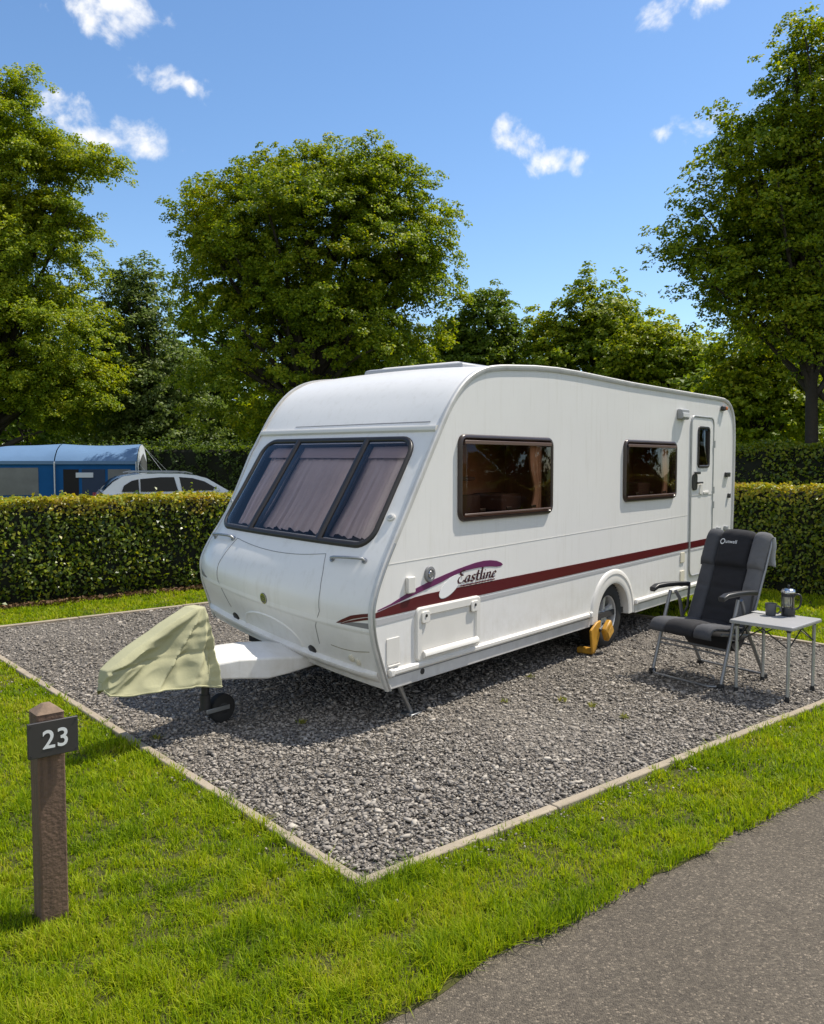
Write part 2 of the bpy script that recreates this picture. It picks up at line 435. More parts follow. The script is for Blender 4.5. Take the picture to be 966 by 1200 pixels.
# ------------------------------------------------------------------ ground materials
def ground_mat(name, c1, c2, c3, s1, s2, bump_s, bump_d, rough=.95, speck=None):
    m = bpy.data.materials.new(name); m.use_nodes = True
    nt = m.node_tree; N = nt.nodes; L = nt.links; b = N['Principled BSDF']
    b.inputs['Roughness'].default_value = rough; b.inputs['Specular IOR Level'].default_value = .25
    g = N.new('ShaderNodeNewGeometry')
    n1 = N.new('ShaderNodeTexNoise'); n1.inputs['Scale'].default_value = s1; n1.inputs['Detail'].default_value = 6
    n2 = N.new('ShaderNodeTexNoise'); n2.inputs['Scale'].default_value = s2; n2.inputs['Detail'].default_value = 8; n2.inputs['Roughness'].default_value = .7
    for n in (n1, n2): L.new(g.outputs['Position'], n.inputs['Vector'])
    r1 = N.new('ShaderNodeMapRange'); r1.inputs['From Min'].default_value = .35; r1.inputs['From Max'].default_value = .65; L.new(n1.outputs['Fac'], r1.inputs[0])
    r2 = N.new('ShaderNodeMapRange'); r2.inputs['From Min'].default_value = .35; r2.inputs['From Max'].default_value = .65; L.new(n2.outputs['Fac'], r2.inputs[0])
    m1 = N.new('ShaderNodeMix'); m1.data_type = 'RGBA'; L.new(r1.outputs[0], m1.inputs[0]); m1.inputs[6].default_value = (*c1, 1); m1.inputs[7].default_value = (*c2, 1)
    m2 = N.new('ShaderNodeMix'); m2.data_type = 'RGBA'; L.new(r2.outputs[0], m2.inputs[0]); L.new(m1.outputs[2], m2.inputs[6]); m2.inputs[7].default_value = (*c3, 1)
    m2b = N.new('ShaderNodeMath'); m2b.operation = 'MULTIPLY'; m2b.inputs[1].default_value = .6; L.new(r2.outputs[0], m2b.inputs[0]); L.new(m2b.outputs[0], m2.inputs[0])
    src = m2.outputs[2]; h = n2.outputs['Fac']
    if speck:
        vo = N.new('ShaderNodeTexVoronoi'); vo.inputs['Scale'].default_value = speck[0]; vo.inputs['Randomness'].default_value = 1
        L.new(g.outputs['Position'], vo.inputs['Vector'])
        sp = N.new('ShaderNodeSeparateColor'); L.new(vo.outputs['Color'], sp.inputs[0])
        rp = N.new('ShaderNodeValToRGB'); e = rp.color_ramp.elements
        e[0].position = 0; e[0].color = (.42, .42, .42, 1); e[1].position = 1; e[1].color = (1.5, 1.48, 1.42, 1)
        k = e.new(.9); k.color = (1.05, 1.04, 1.0, 1)
        k = e.new(.93); k.color = (1.9, 1.85, 1.75, 1)
        L.new(sp.outputs[0], rp.inputs[0])
        mm = N.new('ShaderNodeMix'); mm.data_type = 'RGBA'; mm.blend_type = 'MULTIPLY'; mm.inputs[0].default_value = speck[1]
        L.new(src, mm.inputs[6]); L.new(rp.outputs[0], mm.inputs[7]); src = mm.outputs[2]
        ad = N.new('ShaderNodeMath'); ad.operation = 'SUBTRACT'; L.new(sp.outputs[1], ad.inputs[0]); L.new(vo.outputs['Distance'], ad.inputs[1]); h = ad.outputs[0]
    L.new(src, b.inputs['Base Color'])
    bp = N.new('ShaderNodeBump'); bp.inputs['Strength'].default_value = bump_s; bp.inputs['Distance'].default_value = bump_d
    L.new(h, bp.inputs['Height']); L.new(bp.outputs[0], b.inputs['Normal'])
    return m
SOIL = ground_mat('lawn_soil', (.055, .065, .012), (.085, .085, .018), (.05, .045, .018), 1.2, 40, .7, .02)
FIELD = ground_mat('meadow', (.10, .14, .018), (.14, .16, .025), (.08, .10, .015), .15, 6, .6, .05)
ROADM = ground_mat('worn_tarmac', (.128, .108, .084), (.160, .136, .107), (.098, .083, .067), .9, 22, .85, .006, .9, speck=(140, .8))
BED = ground_mat('gravel_bed', (.19, .172, .15), (.24, .215, .19), (.14, .125, .112), 1.1, 30, 1.0, .02, .95, speck=(42, .9))

def sheet(name, pts, m, kind='structure'):
    b = MB(); b.add(pts, [tuple(range(len(pts)))])
    o = b.build(name, m); o['kind'] = kind
    return o
S = 900
sheet('ground', [(-S, -S, -.03), (S, -S, -.03), (S, S, -.03), (-S, S, -.03)], FIELD)
# lawn round the pitch, with gravel bed and road laid into it
def strip(name, p0, p1, q0, q1, z, m):
    return sheet(name, [pq(p0, q0, z), pq(p1, q0, z), pq(p1, q1, z), pq(p0, q1, z)], m)
b = MB()
EQ = ROADQ + .06
for (p0, p1, q0, q1) in ((-14, -.025, EQ, 11), (-.025, PL + .025, EQ, -.025), (-.025, PL + .025, PWD + .025, 11), (PL + .025, 14, EQ, 11)):
    n = 12
    b.add([pq(p0, q0, 0), pq(p1, q0, 0), pq(p1, q1, 0), pq(p0, q1, 0)], [(0, 1, 2, 3)])
_r = random.Random(8); ps = np.linspace(-14, 14, 380)      # crumbling verge between lawn and tarmac
qe = [ROADQ + .010 + .022 * math.sin(p * 2.3 + math.sin(p * .9) * 2) + .012 * math.sin(p * 7.7 + 1) + _r.uniform(-.009, .009) for p in ps]
b.rings([[pq(p, q, -.010) for p, q in zip(ps, qe)], [pq(p, min(q + .02, EQ - .002), -.002) for p, q in zip(ps, qe)], [pq(p, EQ, 0) for p in ps]], closed=False)
o = b.build('lawn', SOIL); o['kind'] = 'structure'
strip('gravel_bed', 0, PL, 0, PWD, .004, BED)
strip('road', -40, 60, -5.2, ROADQ + .05, -.012, ROADM)
# kerb: timber-coloured concrete edging round the gravel, butt-jointed lengths
b = MB(); kw = .055
ang = math.atan2(P_[1], P_[0]); MR = Matrix.Rotation(ang, 3, 'Z')
def kerb_run(p0, p1, q0, q1):
    along_p = abs(p1 - p0) > abs(q1 - q0)
    Ltot = abs(p1 - p0) if along_p else abs(q1 - q0)
    n = max(1, round(Ltot / 1.2)); rr = random.Random(3)
    for i in range(n):
        a0 = i / n; a1 = (i + 1) / n; m_ = (a0 + a1) / 2
        c = pq(p0 + (p1 - p0) * m_, q0 + (q1 - q0) * m_, -.02 + rr.uniform(-.003, .003))
        l = Ltot / n - .006
        M2 = MR @ Matrix.Rotation(rr.uniform(-.003, .003), 3, 'Z')
        b.box(c, (l, kw, .105) if along_p else (kw, l, .105), M2)
kerb_run(-kw, PL + kw, -kw / 2 - .0, -kw / 2)
kerb_run(-kw, PL + kw, PWD + kw / 2, PWD + kw / 2)
kerb_run(-kw / 2, -kw / 2, 0.002, PWD - .002)
kerb_run(PL + kw / 2, PL + kw / 2, 0.002, PWD - .002)
o = b.build('kerb', KERB, bevel=.008); o['kind'] = 'structure'

# ------------------------------------------------------------------ gravel stones (stuff)
def stone_protos(n):
    out = []
    r_ = np.random.default_rng(5)
    for i in range(n):
        bm = bmesh.new()
        pts = r_.normal(size=(11, 3)); pts /= np.linalg.norm(pts, axis=1)[:, None]
        pts *= r_.uniform(.75, 1.1, size=(11, 1))
        pts *= np.array([1.0, r_.uniform(.55, .9), r_.uniform(.3, .6)])
        for p in pts: bm.verts.new(p)
        bmesh.ops.convex_hull(bm, input=bm.verts)
        for v in [v for v in bm.verts if not v.link_faces]: bm.verts.remove(v)
        bm.verts.ensure_lookup_table(); bm.verts.index_update()
        V = np.array([v.co[:] for v in bm.verts]); F = np.array([[v.index for v in f.verts] for f in bm.faces if len(f.verts) == 3])
        out.append((V, F)); bm.free()
    return out
def scatter_stones(p, q, size, z):
    protos = stone_protos(14)
    n = len(p); XY = K + p[:, None] * P_ + q[:, None] * Q_
    keep = in_view(XY[:, 0], XY[:, 1]); XY = XY[keep]; size = size[keep]; z = z[keep]; n = len(XY)
    which = rng.integers(0, 14, n); yaw = rng.uniform(0, 2 * np.pi, n)
    t1 = rng.normal(0, .20, n); t2 = rng.normal(0, .20, n)
    Vs = []; Fs = []; off = 0
    for k, (V, F) in enumerate(protos):
        ix = np.where(which == k)[0]
        if not len(ix): continue
        v = V[None] * size[ix][:, None, None]
        c, s = np.cos(t1[ix])[:, None], np.sin(t1[ix])[:, None]
        x, y, zz = v[..., 0], v[..., 1] * c - v[..., 2] * s, v[..., 1] * s + v[..., 2] * c
        c, s = np.cos(t2[ix])[:, None], np.sin(t2[ix])[:, None]
        x, zz = x * c + zz * s, -x * s + zz * c
        c, s = np.cos(yaw[ix])[:, None], np.sin(yaw[ix])[:, None]
        X = x * c - y * s + XY[ix][:, 0:1]; Y = x * s + y * c + XY[ix][:, 1:2]; Z = zz + z[ix][:, None]
        vv = np.stack([X, Y, Z], -1); m = V.shape[0]
        ff = F[None] + (np.arange(len(ix)) * m)[:, None, None] + off
        Vs.append(vv.reshape(-1, 3)); Fs.append(ff.reshape(-1, 3)); off += m * len(ix)
    Vs = np.concatenate(Vs); Fs = np.concatenate(Fs)
    return Vs, Fs
def stones():
    ps, qs, sz, zz = [], [], [], []
    n = 190000
    p = rng.uniform(.0, PL, n); q = rng.uniform(.0, PWD, n)
    XY = K + p[:, None] * P_ + q[:, None] * Q_
    d = XY[:, 1]
    keep = rng.uniform(0, 1, n) < np.clip(1.2 - (d - 3.4) / 4.6, .36, 1)
    p, q, d = p[keep], q[keep], d[keep]
    s = rng.lognormal(math.log(.0098), .48, len(p)); s = np.clip(s, .0050, .036)
    edge = np.minimum(np.minimum(p, PL - p), np.minimum(q, PWD - q))
    s = np.minimum(s, np.maximum(edge * .8, .006))
    k_ = 420      # strays kicked over the edging
    pe = np.concatenate([rng.uniform(-.2, 3.5, k_ // 2), -np.abs(rng.normal(0, .12, k_ // 2)) - .06]); qe_ = np.concatenate([-np.abs(rng.normal(0, .12, k_ // 2)) - .06, rng.uniform(-.1, PWD, k_ // 2)])
    p = np.concatenate([p, pe]); q = np.concatenate([q, qe_]); s = np.concatenate([s, rng.uniform(.006, .015, k_)])
    z = .006 + rng.uniform(0, .014, len(p)) + .010 * np.sin(p * 2.1) * np.sin(q * 1.7)
    return scatter_stones(p, q, s, np.maximum(z, .004))
STONE = mat('crushed_slate', (1, 1, 1), .85, spec=.3, var=(3.0, .25), island=[(.14, .127, .113), (.22, .198, .173), (.30, .270, .232), (.38, .342, .295), (.25, .222, .196), (.52, .47, .40)])
Vs, Fs = stones()
o = np_mesh('gravel', Vs, np.full(len(Fs), 3), Fs.ravel(), STONE); o['kind'] = 'stuff'
o['label'] = 'loose grey and brown crushed slate gravel on the pitch'; o['category'] = 'gravel'

# ------------------------------------------------------------------ grass (stuff)
def vnoise(x, y, s, seed=0):
    """cheap smooth value noise"""
    x = x * s + 100; y = y * s + 100
    xi = np.floor(x).astype(int); yi = np.floor(y).astype(int); fx = x - xi; fy = y - yi
    fx = fx * fx * (3 - 2 * fx); fy = fy * fy * (3 - 2 * fy)
    T = np.random.default_rng(seed + 11).random((256, 256))
    g = lambda a, b_: T[a & 255, b_ & 255]
    return (g(xi, yi) * (1 - fx) + g(xi + 1, yi) * fx) * (1 - fy) + (g(xi, yi + 1) * (1 - fx) + g(xi + 1, yi + 1) * fx) * fy
def blades(X, Y, h, w, lean=.5):
    n = len(X); a = rng.uniform(0, 2 * np.pi, n); fa = a + rng.normal(np.pi / 2, .5, n)
    dx, dy = np.cos(a) * w / 2, np.sin(a) * w / 2
    ln = np.abs(rng.normal(0, lean, n)) + .12
    lx, ly = np.cos(fa) * ln * h, np.sin(fa) * ln * h
    Z = -.004 * np.ones(n)
    hz = h / np.sqrt(1 + ln ** 2)
    V = np.empty((n, 5, 3))
    V[:, 0] = np.stack([X - dx, Y - dy, Z], -1); V[:, 1] = np.stack([X + dx, Y + dy, Z], -1)
    V[:, 2] = np.stack([X + dx * .8 + lx * .32, Y + dy * .8 + ly * .32, hz * .6], -1)
    V[:, 3] = np.stack([X - dx * .8 + lx * .32, Y - dy * .8 + ly * .32, hz * .6], -1)
    V[:, 4] = np.stack([X + lx, Y + ly, hz], -1)
    base = (np.arange(n) * 5)[:, None]
    loops = (base + np.array([0, 1, 2, 3, 3, 2, 4])).ravel()
    return V.reshape(-1, 3), np.tile([4, 3], n), loops
GRASS = leaf_mat('grass_blade', [(.052, .105, .003), (.145, .230, .005), (.245, .330, .007), (.335, .38, .011), (.40, .36, .06)], (1.42, 1.42, .4), .42, .55, .15, patch=(2.4, .45))
def grass():
    X = []; Y = []; Hh = []; Wd = []
    regs = [(-9, -.03, ROADQ - .03, 8.3, 0), (-.03, PL + .03, ROADQ - .03, -.045, 0), (-.05, PL + .05, PWD + .06, 8.6, 0), (PL + .06, 9.6, ROADQ - .03, 8.6, 0)]
    for (p0, p1, q0, q1, _) in regs:
        A = (p1 - p0) * (q1 - q0); n = int(A * 24000)
        p = rng.uniform(p0, p1, n); q = rng.uniform(q0, q1, n)
        XY = K + p[:, None] * P_ + q[:, None] * Q_
        keep = in_view(XY[:, 0], XY[:, 1], 0, 420, 160)
        d = np.maximum(np.hypot(XY[:, 0], XY[:, 1]), 1.5)
        keep &= rng.uniform(0, 1, n) < np.clip((3.0 / d) ** 1.6, .09, 1)
        # ragged roadside edge and thin patches
        edge = q - ROADQ
        keep &= edge > (vnoise(p, q, 3.1, 2) - .70) * .13 + (vnoise(p, q, 11, 5) - .5) * .05
        tuft = vnoise(XY[:, 0], XY[:, 1], 14, 4)
        keep &= rng.uniform(0, 1, n) < np.where(edge < .07, .75, .22 + 1.1 * tuft)
        # hidden under the caravan's hedge foot or on the kerb
        x, y, d, t, pp, qq = XY[keep, 0], XY[keep, 1], d[keep], tuft[keep], p[keep], q[keep]
        h = (.016 + .034 * t * t + .022 * vnoise(x, y, 2.2, 9) * vnoise(x, y, 5.5, 19) * 2) * rng.uniform(.65, 1.25, len(x))
        near = np.minimum(np.abs(pp + .03), np.abs(qq + .06)); 
        lush = (qq - ROADQ < .16) | ((near < .07) & (rng.uniform(0, 1, len(x)) < .6))
        h = h * np.where(lush, 1.35, 1.0)
        w = .0042 * np.clip(d / 3.2, 1, 3.5) * rng.uniform(.7, 1.25, len(x))
        X.append(x); Y.append(y); Hh.append(h); Wd.append(w)
    X, Y, Hh, Wd = map(np.concatenate, (X, Y, Hh, Wd))
    V, s, l = blades(X, Y, Hh, Wd, .75)
    print('blades', len(X))
    o = np_mesh('grass', V, s, l, GRASS); o['kind'] = 'stuff'; o['label'] = 'short sunlit green grass round the gravel pitch'; o['category'] = 'grass'
grass()
# ------------------------------------------------------------------ CARAVAN
CV_O = (-.1558, 5.5383, 0.0); CV_R = math.atan2(.77494, .63203)
CW = 1.84                      # body width
van = empty('touring_caravan', 'white touring caravan with maroon stripe parked on the gravel pitch', 'caravan', CV_O, CV_R)
CL = 6.47
PROF_F = [(.26, -.005), (.33, -.038), (.469, -.095), (.60, -.142), (.70, -.161), (.78, -.166), (.84, -.158), (.92, -.130), (1.036, -.072), (1.161, .005), (1.308, .103),
          (1.45, .197), (1.627, .312), (1.744, .388), (1.967, .535), (2.08, .612), (2.18, .690), (2.27, .778), (2.345, .878), (2.405, 1.0), (2.445, 1.14), (2.470, 1.32), (2.487, 1.55)]
_pw = np.array([a for a, b in PROF_F]); _pu = np.array([b for a, b in PROF_F])
# smooth the drawn profile a little
_t = np.linspace(0, 1, len(PROF_F)); _tt = np.linspace(0, 1, 240)
_fw = np.interp(_tt, _t, _pw); _fu = np.interp(_tt, _t, _pu)
def _sm(a, k=9):
    e = np.concatenate([2 * a[0] - a[k:0:-1], a, 2 * a[-1] - a[-2:-k - 2:-1]]); w = np.hanning(2 * k + 1); w /= w.sum()
    return np.convolve(e, w, 'same')[k:-k]
_fw, _fu = _sm(_fw), _sm(_fu)
_fw = np.maximum.accumulate(_fw + np.arange(len(_fw)) * 1e-7)
def bow_at(h): return float(np.interp(h, [.25, .75, 1.3, 1.90, 1.99, 2.2], [.08, .085, .07, .03, .02, 0]))
def skew_at(h): return float(np.interp(h, [.45, .75, 1.15, 1.5, 1.9], [.165, .115, .05, .025, 0]))
def across(v): return 1 - abs(2 * min(max(v, 0), CW) / CW - 1) ** 2.6
def crown_at(u, v): return .035 * (1 - (2 * v / CW - 1) ** 2) * min(1, max(0, (u - .5) / .9))
def fr(v, h, off=0.0):
    """front panel: v across, h height; off = metres proud of it"""
    def S(v, h):
        rc = .085 * max(0, (v - CW + .30) / .30) ** 2 * float(np.interp(h, [.3, .7, 1.3, 1.8], [.6, 1, 1, 0]))
        return Vector((float(np.interp(h, _fw, _fu)) - bow_at(h) * across(v) + rc, v, h + skew_at(h) * min(max(v, 0), 1.64)))
    p = S(v, h)
    if off:
        e = .004
        a = S(min(v + e, CW), h) - S(max(v - e, 0), h); b = S(v, h + e) - S(v, h - e)
        n = b.cross(a); n.normalize()
        if n.x > 0: n = -n
        p = p + n * off
    return p
def sd(u, w, off=0.0): return Vector((u, -off, w))      # near side wall (v=0), off = proud

# --- side outline
front_pts = [(float(u), float(w)) for u, w in zip(_fu, _fw) if w < 2.4865]
top_pts = [(1.55, 2.487), (1.8, 2.505), (2.14, 2.518), (2.5, 2.518), (3.57, 2.498), (5.1, 2.492), (5.9, 2.492)]
rear = [(6.10, 2.487), (6.22, 2.465), (6.31, 2.425), (6.385, 2.36), (6.43, 2.29), (6.455, 2.2), (6.47, 2.05), (6.475, 1.7), (6.465, 1.2), (6.44, .8), (6.40, .45), (6.38, .27)]
WCX, WCZ, AR = 3.235, .30, .345
arch = [(WCX + AR * math.cos(R(a)), WCZ + AR * math.sin(R(a))) for a in range(0, 181, 10)]
bottom = [(4.8, .27), (WCX + AR, .27)] + arch + [(WCX - AR, .27), (1.5, .265)]
SIDE = front_pts[::3] + top_pts + rear + bottom
W1 = (.757, 2.073, 1.318, 1.948); W2 = (3.415, 4.668, 1.362, 1.962); DW = (5.262, 5.625, 1.678, 2.148)
def hole_mesh(outline, holes, fn, flip=False):
    bm = bmesh.new()
    for lp in [outline] + holes:
        vs = [bm.verts.new(fn(a, b)) for a, b in lp]
        for i in range(len(vs)): bm.edges.new((vs[i], vs[(i + 1) % len(vs)]))
    bmesh.ops.triangle_fill(bm, edges=bm.edges[:], use_beauty=True)
    bm.verts.index_update()
    V = [v.co.copy() for v in bm.verts]; F = [tuple(v.index for v in f.verts) for f in bm.faces]
    bm.free(); return V, F
b = MB()
holes = [rrect(*W1, .07, inset=.035), rrect(*W2, .07, inset=.035), rrect(*DW, .05, inset=.012)]
b.add(*hole_mesh(SIDE, holes, lambda u, w: Vector((u, 0, w))))
b.add(*hole_mesh(SIDE[:-len(bottom)] + bottom, [], lambda u, w: Vector((u + (.085 * float(np.interp(w, [.3, .7, 1.3, 1.8], [.6, 1, 1, 0])) if u < 1 else 0), CW, w + skew_at(w) * 1.64 * max(0, 1 - max(u, 0) / 1.2) * (1 if u < 1.2 else 0)))))
# --- front, roof and rear strip
WV0, WV1, WH0, WH1 = .135, 1.705, 1.165, 1.925       # front window outline
vs_ = sorted(set([0, .012, .03, .06, .10] + [round(x, 3) for x in np.linspace(WV0 + .045, WV1 - .045, 25)] + [CW - .10, CW - .06, CW - .03, CW - .012, CW]))
hs_ = sorted(set([.26, .28, .30, .34, .38] + [round(x, 3) for x in np.linspace(.42, WH0 + .045, 22)] + [round(x, 3) for x in np.linspace(WH0 + .045, WH1 - .045, 14)] + [1.9, 1.93, 1.96, 1.98, 2.0]))
rows = [[fr(v, h) for v in vs_] for h in hs_]
up_pts = [(float(u), float(w)) for u, w in zip(_fu, _fw) if w > 2.01][::3] + top_pts + rear
for (u, w) in up_pts:
    bw = bow_at(w) if u < 1 else 0
    rr = []
    for v in vs_:
        k = min(v, CW - v); rnd = .012 * max(0, 1 - k / .05) ** 2
        rr.append(Vector((u - bw * across(v), v, w + crown_at(u, v) * (1 if w > 2.3 else max(0, (w - 2.0) / .3)) - rnd)))
    rows.append(rr)
nv = len(vs_)
fs = []
for i in range(len(rows) - 1):
    for j in range(nv - 1):
        if i < len(hs_) - 1:
            hm = (hs_[i] + hs_[i + 1]) / 2; vm_ = (vs_[j] + vs_[j + 1]) / 2
            if WH0 + .045 < hm < WH1 - .045 and WV0 + .045 < vm_ < WV1 - .045: continue
        fs.append((i * nv + j, i * nv + j + 1, (i + 1) * nv + j + 1, (i + 1) * nv + j))
b.add([p for r in rows for p in r], fs)
body = b.build('body', WHITE, van, smooth=True, angle=28)
# underfloor
b = MB(); b.box((3.3, CW / 2, .315), (5.9, CW - .08, .05)); b.box((.55, CW / 2, .38), (.5, CW - .3, .04)); b.box((3.2, CW / 2, .24), (.08, CW - .35, .08))
b.box((2.2, .45, .24), (4.0, .05, .1)); b.box((2.2, CW - .45, .24), (4.0, .05, .1))
b.build('chassis', UNDER, van)

# --- awning rails following the side outline (near and far)
def rail(vy, s):
    pts = [p for p in front_pts[::2]] + top_pts + rear
    P3 = [np.array(p) for p in pts]; rings = []
    for i, p in enumerate(P3):
        d = P3[min(i + 1, len(P3) - 1)] - P3[max(i - 1, 0)]; d /= np.linalg.norm(d); n = np.array([-d[1], d[0]])
        prof = [(-.030, .0), (-.030, .010), (-.012, .017), (.006, .017), (.013, .008), (.013, -.014)]
        extra = skew_at(p[1]) * 1.64 * max(0, 1 - max(p[0], 0) / 1.2) if vy > .1 else 0
        rc = .085 * float(np.interp(p[1], [.3, .7, 1.3, 1.8], [.6, 1, 1, 0])) if (vy > .1 and p[0] < 1.0) else 0
        rings.append([Vector((p[0] + rc + n[0] * a, vy - s * c, p[1] + n[1] * a + extra)) for a, c in prof])
    m = MB(); m.rings(rings, closed=True, cap0=True, cap1=True); return m
rail(0, 1).build('awning_rail', ALU_L, van, smooth=True, angle=30)
rail(CW, -1).build('awning_rail', ALU_L, van, smooth=True, angle=30)
# grey rubber insert along the front rail, as in the photo darker low down
rp = [Vector((float(u) - .0, -.0165, float(w))) for u, w in zip(_fu[::3], _fw[::3]) if w < 1.25]
b = MB(); b.tube([p + Vector((.008, -.002, 0)) for p in rp], .0085, 6); b.build('rail_insert', ALU, van, smooth=True)

# --- front details
def fstrip(pa, pb, off, thick=.003, n=24):
    """closed strip on the front between two polylines of (v,h)"""
    def res(p):
        p = [np.array(q) for q in p]; d = [0]
        for i in range(1, len(p)): d.append(d[-1] + np.linalg.norm(p[i] - p[i - 1]))
        t = np.linspace(0, d[-1], n); return list(zip(np.interp(t, d, [q[0] for q in p]), np.interp(t, d, [q[1] for q in p])))
    A, B_ = res(pa), res(pb); m = MB()
    rings = [[fr(*a, off - thick), fr(*a, off), fr((a[0] + c[0]) / 2, (a[1] + c[1]) / 2, off), fr(*c, off), fr(*c, off - thick)] for a, c in zip(A, B_)]
    m.rings(rings, closed=True, cap0=True, cap1=True); return m
# ledge over the window
m = MB(); rings = []
for v in np.linspace(.012, CW - .012, 40):
    rings.append([fr(v, 1.955, -.004), fr(v, 1.960, .018), fr(v, 1.972, .026), fr(v, 1.990, .022), fr(v, 2.004, .0), fr(v, 2.004, -.006)])
m.rings(rings, closed=True, cap0=True, cap1=True); m.build('window_ledge', PLASTIC_W, van, smooth=True, angle=40)
fstrip([(.10, 2.025), (1.45, 2.022)], [(.10, 2.031), (1.45, 2.026)], .0025).build('roof_seam', GREYV, van)
# window frame
def frame_ring(fn, rect, r, prof, dens=.08, nn=7):
    loops = []
    for inset, off in prof:
        lp = rrect(*rect, r, nn, inset)
        lp2 = []
        for i in range(len(lp)):
            a, c = lp[i], lp[(i + 1) % len(lp)]
            if math.dist(a, c) > .12:
                k = 16
                lp2 += [(a[0] + (c[0] - a[0]) * j / k, a[1] + (c[1] - a[1]) * j / k) for j in range(k)]
            else: lp2.append(a)
        loops.append([fn(x, y, off) for x, y in lp2])
    return loops
fw = (WV0, WV1, WH0, WH1)
m = MB(); m.rings(frame_ring(fr, fw, .13, [(0, -.004), (.003, .012), (.010, .020), (.026, .022), (.036, .012), (.040, -.035)]), closed=True)
fwin = m.build('front_window', FRAME, van, smooth=True, angle=50)
# three domed panes, each with its rim
def pane_grid(v0, v1, h0, h1, dome, nv=14, nh=10):
    g = []
    for j in range(nh + 1):
        row = []
        for i in range(nv + 1):
            s, t = i / nv, j / nh
            row.append(fr(v0 + (v1 - v0) * s, h0 + (h1 - h0) * t, .010 + dome * (1 - abs(2 * s - 1) ** 6) * (1 - abs(2 * t - 1) ** 6)))
        g.append(row)
    m = MB(); w = nv + 1
    m.add([p for r in g for p in r], [(j * w + i, j * w + i + 1, (j + 1) * w + i + 1, (j + 1) * w + i) for j in range(nh) for i in range(nv)])
    return m
M1, M2 = 1.300, .585
for (v0, v1) in ((WV0 + .04, M2 - .02), (M2 + .02, M1 - .02), (M1 + .02, WV1 - .04)):
    pane_grid(v0, v1, WH0 + .038, WH1 - .038, .016).build('pane', PANE_F, fwin, smooth=True)
for mv in (M1, M2):
    m = MB(); rings = []
    for h in np.linspace(WH0 + .02, WH1 - .02, 24):
        rings.append([fr(mv - .026, h, -.03), fr(mv - .026, h, .016), fr(mv - .010, h, .024), fr(mv + .010, h, .024), fr(mv + .026, h, .016), fr(mv + .026, h, -.03)])
    m.rings(rings, closed=True, cap0=True, cap1=True); m.build('mullion', FRAME, fwin, smooth=True, angle=40)
# pleated curtains behind the glass with a scalloped hem, and a dark cabin behind them
def pleats(v0, v1, h0, h1, depth, nplt, seed, lean=0.0):
    r_ = random.Random(seed); m = MB(); nx, ny = int((v1 - v0) * 130), 22; g = []
    ph = [r_.uniform(0, 6.28) for _ in range(4)]
    for j in range(ny + 1):
        t = j / ny; row = []
        for i in range(nx + 1):
            s = i / nx; v = v0 + (v1 - v0) * s
            a = 2 * math.pi * nplt * (s + .022 * math.sin(9 * s + ph[0]) + lean * (1 - t) * s)
            d = .009 * math.sin(a) + .006 * math.sin(2.3 * a + ph[1]) + .006 * math.sin(7 * t + ph[2] + 3 * s)
            hem = .007 * math.sin(a * .5 + ph[3]) + .004 * math.sin(a + ph[1])
            h = h0 + (h1 - h0) * t + hem * (1 - t) ** 3
            row.append(fr(v, h, -depth + d * (.35 + .65 * (1 - t))))
        g.append(row)
    w = nx + 1
    m.add([p for r in g for p in r], [(j * w + i, j * w + i + 1, (j + 1) * w + i + 1, (j + 1) * w + i) for j in range(ny) for i in range(nx)])
    return m
for (v0, v1, n_, sdd) in ((WV0 + .045, M2 - .005, 5, 1), (M2 + .005, M1 - .005, 8, 2), (M1 + .005, WV1 - .045, 5, 3)):
    pleats(v0, v1, 1.262, 1.90, .075, n_, sdd).build('curtain', CURTAIN, van, smooth=True)
m = MB()
for (v0, v1) in ((WV0 + .06, M2 - .03), (M2 + .03, M1 - .03), (M1 + .03, WV1 - .06)):
    rings = [[fr(v, h, -.047) for v in np.linspace(v0, v1, 10)] for h in np.linspace(1.80, 1.885, 5)]
    m.rings(rings, closed=False)
m.build('window_blind', mat('pale_blind', (.52, .42, .42), .8), van, smooth=True)
m = MB(); rings = []
for (h, o1) in ((1.14, -.02), (1.14, -.34), (1.95, -.34), (1.95, -.02)):
    rings.append([fr(v, h, o1) for v in np.linspace(.07, CW - .07, 12)])
m.rings(rings, closed=False)
m.build('front_cabin', DARKIN, van)
# seams of the gas locker lid
def fline(pts, r=.0022, off=.001):
    dp = densify(pts, .03, False); m = MB(); m.tube([fr(v, h, off) for v, h in dp], r, 6); return m
lidtop = [(x, 1.060 + .045 * ((x - .93) / .45) ** 2) for x in np.linspace(.47, 1.39, 14)]
fline([(.47, .455), (.455, .60), (.40, .72), (.405, .86), (.43, .98), (.47, 1.105)] + lidtop[1:]).build('lid_seam', GREYV, van, smooth=True)
fline([(1.39, 1.105), (1.43, .98), (1.46, .86), (1.46, .72), (1.42, .60), (1.39, .455)]).build('lid_seam', GREYV, van, smooth=True)
# soft moulded swage lines across the front, standing proud
def swage(pts, w, off):
    dp = densify(pts, .03, False); m = MB(); rings = []
    for v, h in dp: rings.append([fr(v, h - w * 1.4, -.003), fr(v, h - w * .3, off), fr(v, h + w * .3, off * .8), fr(v, h + w * 2.2, -.003)])
    m.rings(rings, closed=True, cap0=True, cap1=True); return m
swage([(.02, .665), (.25, .655), (.6, .645), (.93, .64), (1.25, .645), (1.6, .655), (CW - .02, .665)], .022, .006).build('swage_line', WHITE, van, smooth=True, angle=60)
